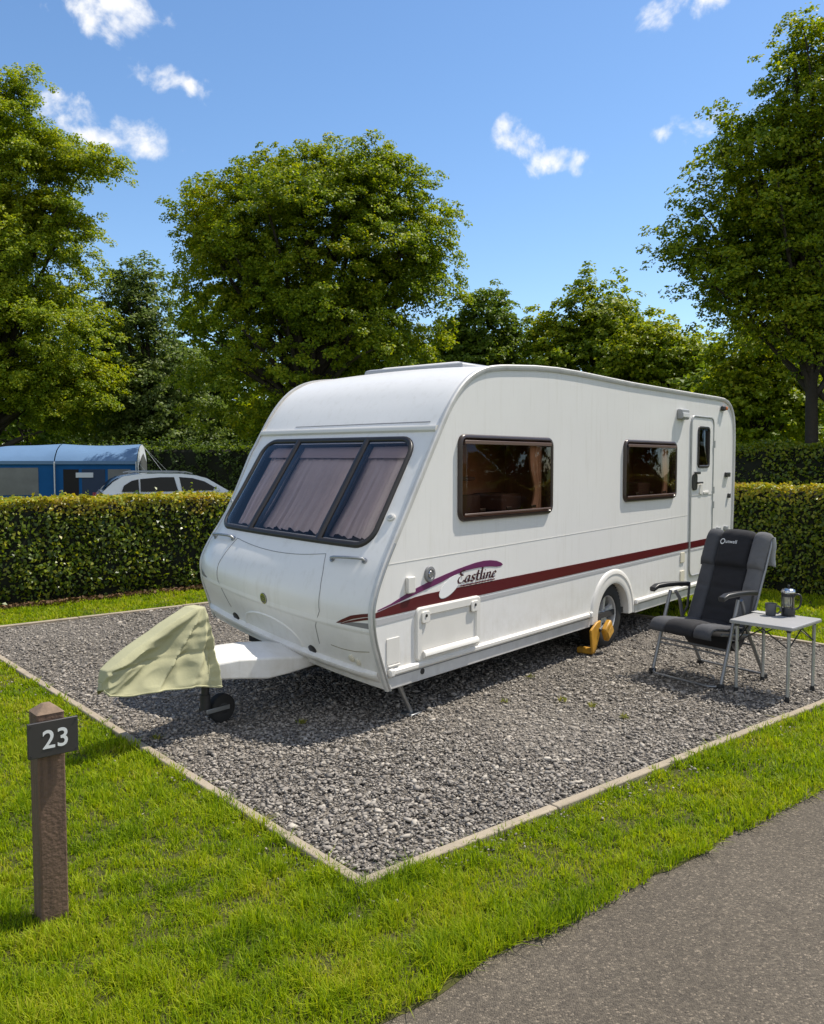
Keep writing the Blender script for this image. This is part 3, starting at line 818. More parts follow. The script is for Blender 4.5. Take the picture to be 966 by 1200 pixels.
# bumper lip: bold ledge low on the front
m = MB(); rings = []
for v in np.linspace(.035, CW - .035, 44):
    e = min(1, min(v, CW - v) / .16) ** .6
    hl = .345 + .012 * abs(2 * v / CW - 1)
    rings.append([fr(v, hl - .060, -.004), fr(v, hl - .035, .020 * e), fr(v, hl, .036 * e), fr(v, hl + .014, .032 * e), fr(v, hl + .026, -.004)])
m.rings(rings, closed=True, cap0=True, cap1=True); m.build('bumper', WHITE, van, smooth=True, angle=50)
# moulded arch over the drawbar
m = MB(); rings = []
for k in range(25):
    a = math.pi * k / 24; rr = [(.27, -.004), (.262, .006), (.25, .008), (.235, -.004)]
    rings.append([fr(.95 + r_ * math.cos(a) * 1.15, .375 + r_ * math.sin(a) * .62, o_) for r_, o_ in rr])
m.rings(rings, closed=True, cap0=True, cap1=True); m.build('drawbar_arch', WHITE, van, smooth=True, angle=60)
# grab handles
for vc in (.27, 1.555):
    a, c = (vc - .125, vc + .125)
    m = MB(); m.tube([fr(a, 1.095, .004), fr(a + .006, 1.095, .03), fr(a + .03, 1.093, .040), fr(vc, 1.085, .044), fr(c - .03, 1.077, .040), fr(c - .006, 1.075, .03), fr(c, 1.075, .004)], .010, 10)
    for x, h in ((a, 1.095), (c, 1.075)): m.tube([fr(x, h, -.002), fr(x, h, .008)], .019, 12)
    m.build('grab_handle', STEEL, van, smooth=True)
# round lock vents, badge, marker lights
def fdisc(v, h, rv, rh, o0, o1, n=20, dome=0):
    m = MB(); rings = []
    for k, (s, o_) in enumerate([(1, o0), (1, o1 - .002), (.86, o1)]):
        rings.append([fr(v + rv * s * math.cos(2 * math.pi * i / n), h + rh * s * math.sin(2 * math.pi * i / n), o_) for i in range(n)])
    m.rings(rings, closed=True, cap1=True)
    return m
for vc in (.56, 1.365): fdisc(vc, .385, .033, .030, -.003, .009).build('lid_catch', BLACKP, van, smooth=True)
bd = fdisc(.93, .685, .030, .046, -.002, .006).build('badge', mat('badge_grey', (.09, .09, .10), .35), van, smooth=True)
m = MB(); rings = []
for k in range(28):
    a = 2 * math.pi * k / 28
    rings.append([fr(.93 + rr * math.cos(a), .685 + rr * 1.5 * math.sin(a), o_) for rr, o_ in ((.029, .005), (.029, .009), (.022, .009), (.022, .005))])
rings.append(rings[0]); m.rings(rings, closed=True)
for k in range(3):
    h0 = .666 + k * .018
    m.rings([[fr(.915, h0, .005), fr(.915, h0, .009), fr(.915, h0 + .009, .009), fr(.915, h0 + .009, .005)], [fr(.945, h0 + .006, .005), fr(.945, h0 + .006, .009), fr(.945, h0 + .015, .009), fr(.945, h0 + .015, .005)]], closed=True, cap0=True, cap1=True)
m.build('emblem', CHROME, bd)
for vc in (.085, CW - .085):
    ml = fdisc(vc, 1.376, .030, .022, -.002, .014).build('marker_light', PLASTIC_W, van, smooth=True)
    fdisc(vc, 1.376, .018, .012, .012, .019).build('lens', mat('grey_lens', (.36, .37, .38), .2), ml, smooth=True)
fdisc(.21, .432, .020, .024, -.002, .012).build('fog_cap', CREAM, van, smooth=True)
fdisc(.165, .415, .017, .022, -.002, .010).build('fog_cap', CREAM, van, smooth=True)
m = fline([(.05, .520), (.16, .492), (.27, .480), (.36, .482)], .0022, .0008); m.build('lid_seam', mat('grime_brown', (.20, .17, .11), .9), van)
# stripes wrapping on to the front
fstrip([(.005, .768), (.06, .752), (.13, .728), (.19, .700), (.255, .664)], [(.005, .788), (.07, .772), (.15, .746), (.22, .705), (.275, .668)], .0025).build('stripe', MAROON, van)
fstrip([(.005, .672), (.08, .656), (.16, .652), (.215, .664), (.245, .676)], [(.005, .722), (.08, .712), (.15, .700), (.205, .686), (.245, .678)], .0025).build('stripe', GREYV, van)
fstrip([(.005, .748), (.06, .732), (.13, .708), (.19, .688), (.245, .660)], [(.005, .764), (.06, .747), (.13, .722), (.19, .696), (.255, .660)], .0028).build('stripe', MAROON, van)
fstrip([(CW - .005, .672), (CW - .09, .656), (CW - .2, .668)], [(CW - .005, .762), (CW - .09, .742), (CW - .22, .680)], .0025).build('stripe', GREYV, van)

# --- side decals
def side_poly(poly, off=.003, t=.0015):
    m = MB(); m.prism(poly, lambda a, c, q: sd(a, c, q), off - t - .0012, off); return m
def band(up, lo):
    return up + lo[::-1]
DU0, DU1 = 5.085, 5.755
m = side_poly(band([(-.125, .796 - .012), (.05, .812), (.278, .840), (.40, .846), (.558, .848), (DU0 - .012, .866)], [(-.125, .752), (.05, .752), (.278, .754), (.8, .758), (1.735, .766), (DU0 - .012, .792)]))
m.prism([(DU1 + .012, .792), (6.40, .797), (6.40, .872), (DU1 + .012, .868)], lambda a, c, q: sd(a, c, q), .0003, .003)
m.build('stripe', MAROON, van)
m = side_poly(band([(-.12, .740), (.278, .742), (1.0, .745), (1.735, .751), (DU0 - .012, .777)], [(-.115, .702), (.278, .712), (1.0, .716), (1.735, .722), (DU0 - .012, .757)]))
m.prism([(DU1 + .012, .757), (6.40, .760), (6.40, .778), (DU1 + .012, .777)], lambda a, c, q: sd(a, c, q), .0003, .003)
m.build('stripe', SILVER, van)
pu = [(-.105, .800), (.027, .826), (.15, .862), (.278, .896), (.45, .932), (.624, .961), (.76, .982), (.863, .995), (.98, 1.008), (1.088, 1.013), (1.18, 1.010), (1.262, .998), (1.32, .980), (1.35, .962)]
pl_ = [(-.10, .794), (.027, .814), (.15, .834), (.278, .858), (.45, .888), (.572, .910), (.68, .936), (.779, .952), (.87, .962), (1.003, .968), (1.12, .966), (1.2, .960), (1.264, .952), (1.32, .952)]
side_poly(band(pu, pl_)).build('swoosh', PURPLE, van)
# white swash in front of the lettering, thin grey shadow under it
def ell(cx, cz, a, c, n=26, rot=0): return [(cx + a * math.cos(t) * math.cos(rot) - c * math.sin(t) * math.sin(rot), cz + a * math.cos(t) * math.sin(rot) + c * math.sin(t) * math.cos(rot)) for t in [2 * math.pi * k / n for k in range(n)]]
side_poly(ell(.665, .863, .135, .054, rot=.42), .0042).build('swash', GREYV, van)
side_poly(ell(.668, .869, .138, .054, rot=.42), .0052).build('swash', WHITEP, van)
# lettering: Eastline, sloped
def strokes(glyphs, x0, z0, sc, szz, slope, off):
    """broad-nib strokes for an italic serif hand"""
    m = MB(); nib = R(35); nx, nz_ = math.cos(nib), math.sin(nib)
    for gx, pls in glyphs:
        for pl in pls:
            dp = []
            for i in range(len(pl) - 1):
                for k in range(5): dp.append((pl[i][0] + (pl[i + 1][0] - pl[i][0]) * k / 5, pl[i][1] + (pl[i + 1][1] - pl[i][1]) * k / 5))
            dp.append(pl[-1]); rr = []
            for i, (a, c) in enumerate(dp):
                a0, c0 = dp[max(i - 1, 0)]; a1, c1 = dp[min(i + 1, len(dp) - 1)]
                dx, dz = a1 - a0, c1 - c0; l = math.hypot(dx, dz) or 1; dx /= l; dz /= l
                wd = .022 + .062 * abs(dx * nz_ * -1 + dz * nx)
                px, pz = -dz * wd, dx * wd
                q = [(a + px, c + pz), (a - px, c - pz)]
                rr.append([sd(x0 + sc * (gx + x) + szz * slope * y, z0 + szz * y, o_) for (x, y), o_ in ((q[0], off - .002), (q[0], off), (q[1], off), (q[1], off - .002))])
            m.rings(rr, closed=True, cap0=True, cap1=True)
    return m
G = {
 'E': [[(.62, 1.22), (.45, 1.32), (.2, 1.2), (.2, .95), (.42, .78), (.55, .78)], [(.42, .78), (.12, .62), (.02, .35), (.12, .08), (.38, 0), (.62, .12), (.68, .28)]],
 'a': [[(.5, .55), (.38, .66), (.2, .6), (.06, .36), (.06, .12), (.18, 0), (.34, .1), (.5, .45)], [(.52, .66), (.46, .2), (.5, .03), (.66, .1)]],
 's': [[(.44, .56), (.3, .67), (.12, .58), (.14, .42), (.36, .26), (.38, .1), (.2, 0), (.02, .1)]],
 't': [[(.22, 1.08), (.18, .3), (.2, .06), (.34, 0), (.46, .12)], [(.0, .66), (.44, .66)]],
 'l': [[(.1, 1.22), (.2, 1.22), (.16, .2), (.2, .03), (.36, .1)]],
 'i': [[(.06, .58), (.16, .66), (.14, .2), (.18, .03), (.32, .1)], [(.17, .92), (.21, .98)]],
 'n': [[(.04, .58), (.14, .66), (.12, .0)], [(.13, .42), (.3, .62), (.44, .64), (.5, .5), (.46, .18), (.52, .03), (.66, .1)]],
 'e': [[(.08, .34), (.3, .38), (.46, .5), (.38, .66), (.2, .6), (.06, .34), (.1, .1), (.26, 0), (.46, .12)]],
}
adv = {'E': .78, 'a': .68, 's': .52, 't': .46, 'l': .36, 'i': .36, 'n': .68, 'e': .52}
gl = []; x = 0
for ch in 'Eastline': gl.append((x, G[ch])); x += adv[ch]
sc_ = .52 / (x + .25)
for nm, dx, of, mt in (('lettering', 0, .0062, mat('plum_ink', (.045, .008, .016), .4)),):
    strokes(gl, .752, .8775, sc_, .070, .30, of).build(nm, mt, van)
side_poly([(.79, .853), (1.235, .859), (1.235, .866), (.79, .861)], .0064).build('underline', MAROON, van)

# --- side panels seam, skirt, rails
m = MB(); m.prism([(-.05, 1.083), (DU0 - .012, 1.163), (DU0 - .012, 1.167), (-.05, 1.087)], lambda a, c, q: sd(a, c, q), .0002, .0018); m.build('panel_seam', PLASTIC_W, van)
for (u0, u1) in ((-.0, WCX - .455), (WCX + .462, 6.385)):
    m = MB(); m.prism([(u0 + .02, .262), (u1, .262), (u1, .352), (u0 - .012, .352)], lambda a, c, q: sd(a, c, q), -.02, .006); m.build('skirt', ALU_L, van, bevel=.004)
    m = MB(); rings = []
    for u in np.linspace(u0 - .01 if u0 < 1 else u0, u1, 12):
        rings.append([sd(u, .353, .0), sd(u, .353, .018), sd(u, .364, .026), sd(u, .384, .026), sd(u, .396, .012), sd(u, .396, 0)])
    m.rings(rings, closed=True, cap0=True, cap1=True); m.build('skirt_rail', PLASTIC_W, van, smooth=True, angle=35)
    m = MB(); m.prism([(u0 + .03, .340), (u1 - .02, .340), (u1 - .02, .346), (u0 + .03, .346)], lambda a, c, q: sd(a, c, q), .004, .009); m.build('skirt_seam', GREYV, van)
for u in (.012, WCX - .468, WCX + .472):
    m = MB(); m.box((u, -.018, .375), (.05, .034, .055)); m.build('rail_end_cap', PLASTIC_W, van, bevel=.012)
m = MB(); m.tube([sd(.35, .322, .002), sd(.35, .322, .010)], .021, 16); m.build('drain_outlet', BLACKP, van)
# wheel arch flare
m = MB(); rings = []
for k in range(31):
    a = math.pi * (k / 30) ; ca, sa = math.cos(a), math.sin(a)
    prof = [(.462, .0), (.455, .010), (.440, .017), (.415, .019), (.410, .014), (.375, .014), (.345, .018), (.322, .012), (.312, -.03), (.312, -.10)]
    rings.append([sd(WCX + r_ * ca, WCZ + (-.02 if k in (0, 30) else 0) + r_ * sa * .96, o_) for r_, o_ in prof])
m.rings(rings, closed=False); m.build('wheel_arch', PLASTIC_W, van, smooth=True, angle=35)
m = MB(); rings = []
for k in range(25):
    a = math.pi * k / 24
    rings.append([Vector((WCX + .37 * math.cos(a), y, WCZ - .03 + .37 * math.sin(a))) for y in (.003, .32)])
m.rings(rings, closed=False)
m.prism([(WCX + .37 * math.cos(math.pi * k / 24), WCZ - .03 + .37 * math.sin(math.pi * k / 24)) for k in range(25)], lambda a, c, q: Vector((a, q, c)), .318, .325)
m.build('wheel_housing', UNDER, van)
# wheels
def wheel(y, s):
    MW = Matrix.Rotation(R(90) * s, 3, 'X')
    c = (3.19, y, .312); rt = .312
    t = MB(); t.lathe([(.185, -.085), (.20, -.09), (.27, -.092), (.295, -.078), (.308, -.055), (.312, -.02), (.312, .02), (.308, .055), (.295, .078), (.27, .092), (.20, .09), (.185, .085), (.185, -.085)], 48, MW, c)
    for k in range(48):
        a = 2 * math.pi * (k + .5) / 48
        for zz in (-.045, .045):
            M3 = MW @ Matrix.Rotation(a, 3, 'Z')
            t.box(Vector(c) + M3 @ Vector((.308, 0, zz)), (.012, .022, .05), M3)
    wo = bpy.data.objects.new('wheel_source', None)
    tyre = t.build('wheel', RUBBER, van, smooth=True, angle=50)
    r_ = MB(); r_.lathe([(.186, .07), (.180, .082), (.172, .075), (.165, .04), (.160, .0), (.158, -.06)], 40, MW, c)
    r_.lathe([(0, .052), (.030, .052), (.036, .046), (.036, .02)], 20, MW, c)
    for k in range(5):
        M3 = MW @ Matrix.Rotation(2 * math.pi * k / 5 + .35, 3, 'Z')
        ring = []
        for rad, wd, zt in ((.028, .030, .046), (.09, .024, .050), (.14, .026, .056), (.168, .036, .058)):
            ring.append([Vector(c) + M3 @ Vector((rad, sg * wd, zz)) for sg, zz in ((-1, zt - .03), (-.75, zt), (.75, zt), (1, zt - .03))])
        r_.rings(ring, closed=True, cap0=True, cap1=True)
    r_.build('rim', mat('alloy_silver', (.60, .61, .62), .35, metal=.35, var=(20, .25)), tyre, smooth=True, angle=30)
    d = MB(); d.lathe([(0, -.01), (.157, -.01)], 30, MW, c); d.build('brake_drum', DARKM, tyre)
    return tyre
wheel(.115, 1); wheel(CW - .115, -1)

# --- side windows
def side_window(rect, curt):
    fm = MB(); fm.rings(frame_ring(sd, rect, .075, [(0, -.002), (.002, .016), (.010, .026), (.026, .027), (.034, .017), (.040, -.03)]), closed=True)
    wn = fm.build('side_window', BROWNFR, van, smooth=True, angle=50)
    u0, u1, w0, w1 = rect
    g = MB(); rings = frame_ring(sd, (u0 + .036, u1 - .036, w0 + .036, w1 - .036), .05, [(0, .008), (.012, .024), (.030, .031)])
    g.rings(rings, closed=True, cap1=True); g.build('pane', PANE_S, wn, smooth=True, angle=60)
    # thin pale lip along top and bottom of the hinged pane
    LIP = MATS.get('bronze_lip') or mat('bronze_lip', (.13, .085, .07), .3)
    lp = MB()
    lp.prism([(u0 + .05, w1 - .072), (u1 - .05, w1 - .072), (u1 - .05, w1 - .044), (u0 + .05, w1 - .044)], lambda a, c, q: sd(a, c, q), .024, .034)
    lp.build('pane_lip', LIP, wn, bevel=.003); lp = MB()
    lp.prism([(u0 + .05, w0 + .044), (u1 - .05, w0 + .044), (u1 - .05, w0 + .058), (u0 + .05, w0 + .058)], lambda a, c, q: sd(a, c, q), .026, .034)
    lp.build('pane_lip', LIP, wn, bevel=.003)
    for uu in (u0 + .3, (u0 + u1) / 2, u1 - .3):
        ct = MB(); ct.box((uu, -.012, w0 + .075), (.07, .012, .022)); ct.build('catch', BLACKP, wn, bevel=.004)
    # cabin seen through the glass: joinery, seat back, shelf
    al = MB(); d = .55
    x0, x1, z0, z1 = u0 - .15, u1 + .15, w0 - .25, w1 + .12
    al.add([(x0, .012, z0), (x1, .012, z0), (x1, .012, z1), (x0, .012, z1), (x0, d, z0), (x1, d, z0), (x1, d, z1), (x0, d, z1)], [(4, 5, 6, 7), (0, 1, 5, 4), (3, 7, 6, 2), (0, 4, 7, 3), (1, 2, 6, 5)])
    al.build('cabin_interior', WOODIN, van)
    fu = MB(); fu.box(((u0 + u1) / 2 + .1, d - .05, w0 + .03), (u1 - u0 - .25, .09, .26)); fu.box((u1 - .22, d - .16, w0 + .10), (.3, .3, .14))
    fu.box((u0 + .35, .38, w0 + .30), (.42, .3, .03)); fu.build('bench_back', DARKIN, van, bevel=.02)
    lk = MB(); lk.box((u0 + .6, d - .03, w1 - .22), (.42, .04, .3)); lk.box((u0 + .17, d - .03, w1 - .22), (.38, .04, .3)); lk.build('locker_door', mat('warm_veneer', (.26, .125, .06), .4, var=(3, .3, (1, 1, 6))), van, bevel=.006)
    for (a, c, sgn) in curt:
        m = MB(); g = []
        for j in range(13):
            t = j / 12; row = []
            for i in range(25):
                s = i / 24; pinch = 1 - .45 * math.exp(-((t - .33) / .22) ** 2)
                x = a + (c - a) * s * pinch if sgn > 0 else c - (c - a) * (1 - s) * pinch
                row.append(Vector((x, .075 + .014 * math.sin(s * 22) + .006 * math.sin(s * 41), w0 - .02 + (w1 - w0 + .02) * t)))
            g.append(row)
        m.add([p for r in g for p in r], [(j * 25 + i, j * 25 + i + 1, j * 25 + i + 26, j * 25 + i + 25) for j in range(12) for i in range(24)])
        m.build('curtain', CURT_S, van, smooth=True)
    return wn
side_window(W1, [(.79, .90, 1), (1.86, 2.04, -1)])
side_window(W2, [(3.45, 3.60, 1), (4.50, 4.64, -1)])

# --- door
dpoly = rrect(DU0, DU1, .478, 2.252, .085, 8)
m = MB()
V_, F_ = hole_mesh(rrect(DU0, DU1, .478, 2.252, .085, 8, .012), [rrect(*DW, .05, inset=.012)], lambda u, w: sd(u, w, .010)); m.add(V_, F_)
ring = frame_ring(sd, (DU0 + .012, DU1 - .012, .49, 2.24), .073, [(0, .010), (0, -.001)]); m.rings(ring, closed=True)
door = m.build('door', WHITE, van)
m = MB(); m.rings(frame_ring(sd, (DU0 - .010, DU1 + .010, .468, 2.262), .095, [(0, -.001), (.001, .012), (.006, .017), (.018, .017), (.024, .011)]), closed=True)
m.build('door_frame', ALU, door, smooth=True, angle=40)
m = MB(); m.rings(frame_ring(sd, DW, .06, [(0, .009), (.004, .021), (.022, .022), (.034, .012), (.036, -.02)]), closed=True)
m.build('door_window_frame', FRAME, door, smooth=True, angle=40)
m = MB(); m.rings(frame_ring(sd, (DW[0] + .03, DW[1] - .03, DW[2] + .03, DW[3] - .03), .035, [(0, .010), (.012, .018)]), closed=True, cap1=True); m.build('door_pane', PANE_S, door, smooth=True)
m = MB(); m.prism(rrect(5.15, 5.70, 1.55, 2.2, .02), lambda a, c, q: Vector((a, q, c)), .30, .31); m.build('door_blind', WOODIN, door)
m = MB(); m.prism([(DU0 + .03, 1.372), (DU1 - .03, 1.372), (DU1 - .03, 1.384), (DU0 + .03, 1.384)], lambda a, c, q: sd(a, c, q), .008, .014); m.build('stable_door_split', ALU_L, door)
m = MB(); m.prism([(DU0 + .014, .792), (DU1 - .014, .797), (DU1 - .014, .870), (DU0 + .014, .866)], lambda a, c, q: sd(a, c, q), .0085, .0125); m.build('door_stripe', MAROON, door)
m = MB(); m.prism([(DU0 + .014, .757), (DU1 - .014, .760), (DU1 - .014, .777), (DU0 + .014, .777)], lambda a, c, q: sd(a, c, q), .0085, .0125); m.build('door_stripe', SILVER, door)
m = MB(); m.prism(rrect(5.115, 5.25, 1.435, 1.615, .04), lambda a, c, q: sd(a, c, q), .008, .026); m.box((5.215, -.035, 1.625), (.16, .018, .028)); m.box((5.30, -.034, 1.515), (.16, .016, .022)); m.build('door_handle', BLACKP, door, bevel=.006)
m = MB(); m.prism(rrect(5.33, 5.42, 1.385, 1.50, .02), lambda a, c, q: sd(a, c, q), .008, .022); m.prism(rrect(5.45, 5.62, 1.385, 1.415, .012), lambda a, c, q: sd(a, c, q), .008, .020); m.build('door_catch_plate', PLASTIC_W, door, bevel=.004)
for w in (.75, 1.25, 1.42, 1.95):
    m = MB(); m.tube([sd(DU1 + .008, w - .04, .016), sd(DU1 + .008, w + .04, .016)], .013, 10); m.build('hinge', ALU, door, smooth=True)

# --- small fittings on the side
lk_out = rrect(.272, 1.035, .392, .766, .045)
m = MB(); m.rings(frame_ring(sd, (.272, 1.035, .392, .766), .045, [(0, -.001), (.003, .014), (.012, .020), (.058, .020), (.068, .009), (.074, .009)]), closed=True, cap1=True)
lock = m.build('service_locker', PLASTIC_W, van, smooth=True, angle=30)
m = MB(); rr = []
for u in np.linspace(.335, .975, 10): rr.append([sd(u, .420, .018), sd(u, .418, .034), sd(u, .432, .048), sd(u, .452, .046), sd(u, .466, .030), sd(u, .466, .018)])
m.rings(rr, closed=True, cap0=True, cap1=True); m.build('hinge_cover', PLASTIC_W, lock, smooth=True, angle=45)
for u in (.365, .945):
    m = MB(); m.prism(rrect(u - .045, u + .045, .655, .735, .02), lambda a, c, q: sd(a, c, q), .018, .030); lt = m.build('locker_catch', PLASTIC_W, lock, bevel=.004)
    m = MB(); m.tube([sd(u, .705, .028), sd(u, .705, .034)], .011, 14); m.build('keyhole', BLACKP, lt)
m = MB(); m.prism(rrect(-.018, .112, .43, .60, .008), lambda a, c, q: sd(a, c, q), -.001, .006); m.box((.05, -.008, .418), (.12, .014, .01)); m.build('small_hatch', PLASTIC_W, van, bevel=.002)
m = MB(); m.prism(rrect(.175, .256, .875, .985, .012), lambda a, c, q: sd(a, c, q), -.001, .026); m.build('mains_flap', PLASTIC_W, van, bevel=.006)
m = MB(); m.lathe([(.0, .012), (.030, .012), (.036, .018), (.052, .016), (.056, .006), (.056, -.001)], 28, Matrix.Rotation(R(90), 3, 'X'), (.432, 0, .981)); wf = m.build('water_filler', GREYV, van, smooth=True, angle=35)
m = MB(); m.lathe([(.0, .021), (.02, .021), (.024, .015)], 16, Matrix.Rotation(R(90), 3, 'X'), (.432, 0, .981)); m.box((.432, -.019, .981), (.05, .008, .012)); m.build('filler_lock', CHROME, wf)
m = MB(); m.prism(rrect(4.69, 4.905, 2.20, 2.31, .02), lambda a, c, q: sd(a, c, q), -.001, .055); al = m.build('awning_light', GREYP, van, bevel=.012)
m = MB(); m.box((4.80, -.058, 2.245), (.17, .012, .05)); m.build('lens', mat('frosted_lens', (.6, .6, .6), .3), al, bevel=.005)
m = MB(); m.box((6.02, -.02, 2.375), (.085, .040, .055)); mk = m.build('side_marker', BLACKP, van, bevel=.012)
m = MB(); m.box((6.085, -.026, 2.378), (.05, .045, .04)); m.build('lens', ORANGE, mk, bevel=.01)
m = MB(); m.box((6.225, -.016, 1.595), (.13, .032, .055)); m.build('door_retainer', BLACKP, van, bevel=.008)
m = MB(); m.box((6.30, -.014, 1.34), (.055, .028, .055)); m.build('door_retainer', BLACKP, van, bevel=.008)
for (w0, w1) in ((.655, .765), (.435, .565)):
    m = MB(); m.prism(rrect(4.845, 4.955, w0, w1, .01), lambda a, c, q: sd(a, c, q), -.001, .012); so_ = m.build('socket_flap', CREAM, van, bevel=.003)
m = MB(); m.box((4.90, -.012, .425), (.05, .022, .03)); m.build('gas_tap', STEEL, van, bevel=.004)
for u in (5.95, 6.2):
    m = MB(); m.box((u, -.02, .955), (.07, .04, .05)); m.build('bracket', GREYP, van, bevel=.008)

# --- roof furniture
def roofbox(u0, u1, v0, v1, z0, z1, taper, name, m_):
    m = MB(); m.rings([[Vector((u0, v0, z0)), Vector((u1, v0, z0)), Vector((u1, v1, z0)), Vector((u0, v1, z0))],
                       [Vector((u0 + taper * .3, v0 + taper * .3, z1 - .012)), Vector((u1 - taper * .3, v0 + taper * .3, z1 - .012)), Vector((u1 - taper * .3, v1 - taper * .3, z1 - .012)), Vector((u0 + taper * .3, v1 - taper * .3, z1 - .012))],
                       [Vector((u0 + taper, v0 + taper, z1)), Vector((u1 - taper, v0 + taper, z1)), Vector((u1 - taper, v1 - taper, z1)), Vector((u0 + taper, v1 - taper, z1))]], closed=True, cap1=True)
    return m.build(name, m_, van, bevel=.012)
rl = roofbox(1.40, 2.10, .42, 1.50, 2.46, 2.548, .05, 'roof_light', GREYP)
m = MB(); m.rings([[Vector((1.48, .52, 2.545)), Vector((2.02, .52, 2.545)), Vector((2.02, 1.40, 2.545)), Vector((1.48, 1.40, 2.545))], [Vector((1.52, .56, 2.565)), Vector((1.98, .56, 2.565)), Vector((1.98, 1.36, 2.565)), Vector((1.52, 1.36, 2.565))]], closed=True, cap1=True)
m.build('dome', PLASTIC_W, rl, bevel=.012)
roofbox(4.0, 4.55, .25, .8, 2.49, 2.56, .04, 'roof_vent', PLASTIC_W)

# --- drawbar with its moulded cover, jockey wheel, corner steadies
CY = CW / 2
ca = [(-1.05, .085, .50, .38), (-.83, .125, .535, .362), (-.62, .185, .545, .338), (-.43, .245, .530, .312), (-.25, .265, .505, .318), (-.10, .27, .485, .328), (.12, .28, .46, .345)]
rings = []
for u, hw, zt, zb in ca:
    zf = zt - .078
    rings.append([Vector((u, CY - hw, zb)), Vector((u, CY - hw * 1.0, zf)), Vector((u, CY - hw * .25, zt - .012)), Vector((u, CY + hw * .25, zt - .012)), Vector((u, CY + hw, zf)), Vector((u, CY + hw, zb))])
m = MB(); m.rings(rings, closed=True, cap0=True, cap1=True); m.build('drawbar_cover', WHITE, van, bevel=.012, seg=3, angle=25)
m = MB()
for s in (-1, 1): m.tube([(-1.05, CY + s * .03, .40), (-.4, CY + s * .15, .35), (.2, CY + s * .24, .315), (1.6, CY + s * .46, .29)], .026, 8)
m.tube([(-1.42, CY, .43), (-1.0, CY, .42)], .04, 10)
m.build('drawbar', UNDER, van)
jx, jy = -.59, CY + .05
m = MB(); m.tube([(jx - .13, jy, .44), (jx - .13, jy, .20)], .026, 14); m.tube([(jx - .13, jy, .22), (jx - .13, jy, .12)], .034, 14); jw = m.build('jockey_wheel', DARKM, van, smooth=True)
MJ = Matrix.Rotation(R(90), 3, 'X') 
m = MB(); m.lathe([(.03, -.028), (.078, -.034), (.094, -.026), (.098, 0), (.094, .026), (.078, .034), (.03, .028), (.03, -.028)], 36, MJ, (jx, jy, .102)); m.build('tyre', RUBBER, jw, smooth=True, angle=40)
m = MB(); m.lathe([(0, -.032), (.03, -.032), (.052, -.024), (.052, .024), (.03, .032), (0, .032)], 24, MJ, (jx, jy, .102)); m.build('rim', DARKM, jw, smooth=True, angle=40)
m = MB()
for s in (-1, 1): m.box((jx - .06, jy + s * .046, .112), (.19, .008, .030))
m.build('fork', STEEL, jw, bevel=.003)
def steady(u, v, du):
    m = MB(); m.tube([(u, v, .30), (u + du, v, .03)], .016, 8); m.tube([(u + .06, v + .03, .30), (u + du + .02, v + .03, .03)], .010, 8); st = m.build('corner_steady', STEEL, van, smooth=True)
    m = MB(); m.box((u + du + .01, v + .01, .018), (.10, .10, .012)); m.build('foot_plate', STEEL, st, bevel=.003)
steady(.16, .075, .165); steady(.16, CW - .12, .165); steady(6.15, .12, -.25); steady(6.15, CW - .12, -.25)
m = MB(); m.tube([(-.23, 1.60, .55), (-.235, 1.60, .40)], .014, 8); m.tube([(-.235, 1.60, .46), (-.235, 1.60, .43)], .024, 12); m.build('front_reflector', RED, van)

# ------------------------------------------------------------------ hitch cover (slipped over the coupling)
hc = empty('hitch_cover', 'olive green canvas cover tied over the caravan hitch', 'hitch cover', (-.1558 + .632 * -1.1 - .775 * CY, 5.5383 + .775 * -1.1 + .632 * CY, .38), CV_R)
def hcp(u, v, z): return Vector((u + 1.1, v - CY, z - .38))
rr_ = random.Random(4)
secs = []   # u, top z, bottom z, half width top, half width bottom
keys = [(-1.515, .47, .42, .02, .04), (-1.49, .535, .385, .035, .075), (-1.40, .585, .372, .045, .10), (-1.25, .655, .365, .045, .125), (-1.10, .728, .362, .05, .15), (-.96, .790, .35, .055, .17), (-.87, .828, .335, .06, .185), (-.80, .824, .330, .06, .185), (-.79, .74, .330, .085, .185), (-.80, .62, .335, .115, .185), (-.825, .50, .338, .145, .18), (-.85, .42, .34, .16, .175)]
kk = np.array(keys); tt = np.linspace(0, len(keys) - 1, 130)
rows = []
for ti in tt:
    u, zt, zb, wt, wb = [float(np.interp(ti, range(len(keys)), kk[:, i])) for i in range(5)]
    row = []; n = 96
    for k in range(n + 1):
        s = k / n * 2 - 1                      # -1 near side bottom, 0 top, 1 far side bottom
        a = abs(s)
        z = zt + (zb - zt) * max(0, (a - .12) / .88) ** 1.05
        half = wt * min(1, a / .12) + (wb - wt) * max(0, (a - .12) / .88) ** .8
        v = math.copysign(half, s) if s else 0
        # folds radiating from the peak and sagging between peak and nose
        f1 = 0.0
        th_ = math.atan2(z - .86, u + .79); rd = math.hypot(z - .86, u + .79); sg_ = 5.0 if s > 0 else 0.0
        nA = mnoise.noise(Vector((th_ * 3.2 + sg_, rd * 1.1, 3.7))); nB = mnoise.noise(Vector((u * 5 + z * 3, z * 13 - u * 5, 8.1 + sg_))); nC = mnoise.noise(Vector((u * 3.0 + sg_, z * 3.0, 1.3)))
        f2 = (.5 - 2.2 * abs(nA)) * .045 * min(1, rd / .35) + (.35 - 1.6 * abs(nB)) * .019 + nC * .026
        seam = -.012 * math.exp(-((z - (.545 + .05 * (u + 1.1))) / .010) ** 2) * min(1, a / .3)
        v += math.copysign(1, s) * (f1 + f2 * min(1, a / .25) + seam)
        z += .006 * math.sin(23 * u + 2 * s) * (1 if a > .9 else .3)
        row.append(hcp(u, CY + v, z))
    rows.append(row)
m = MB(); w = len(rows[0])
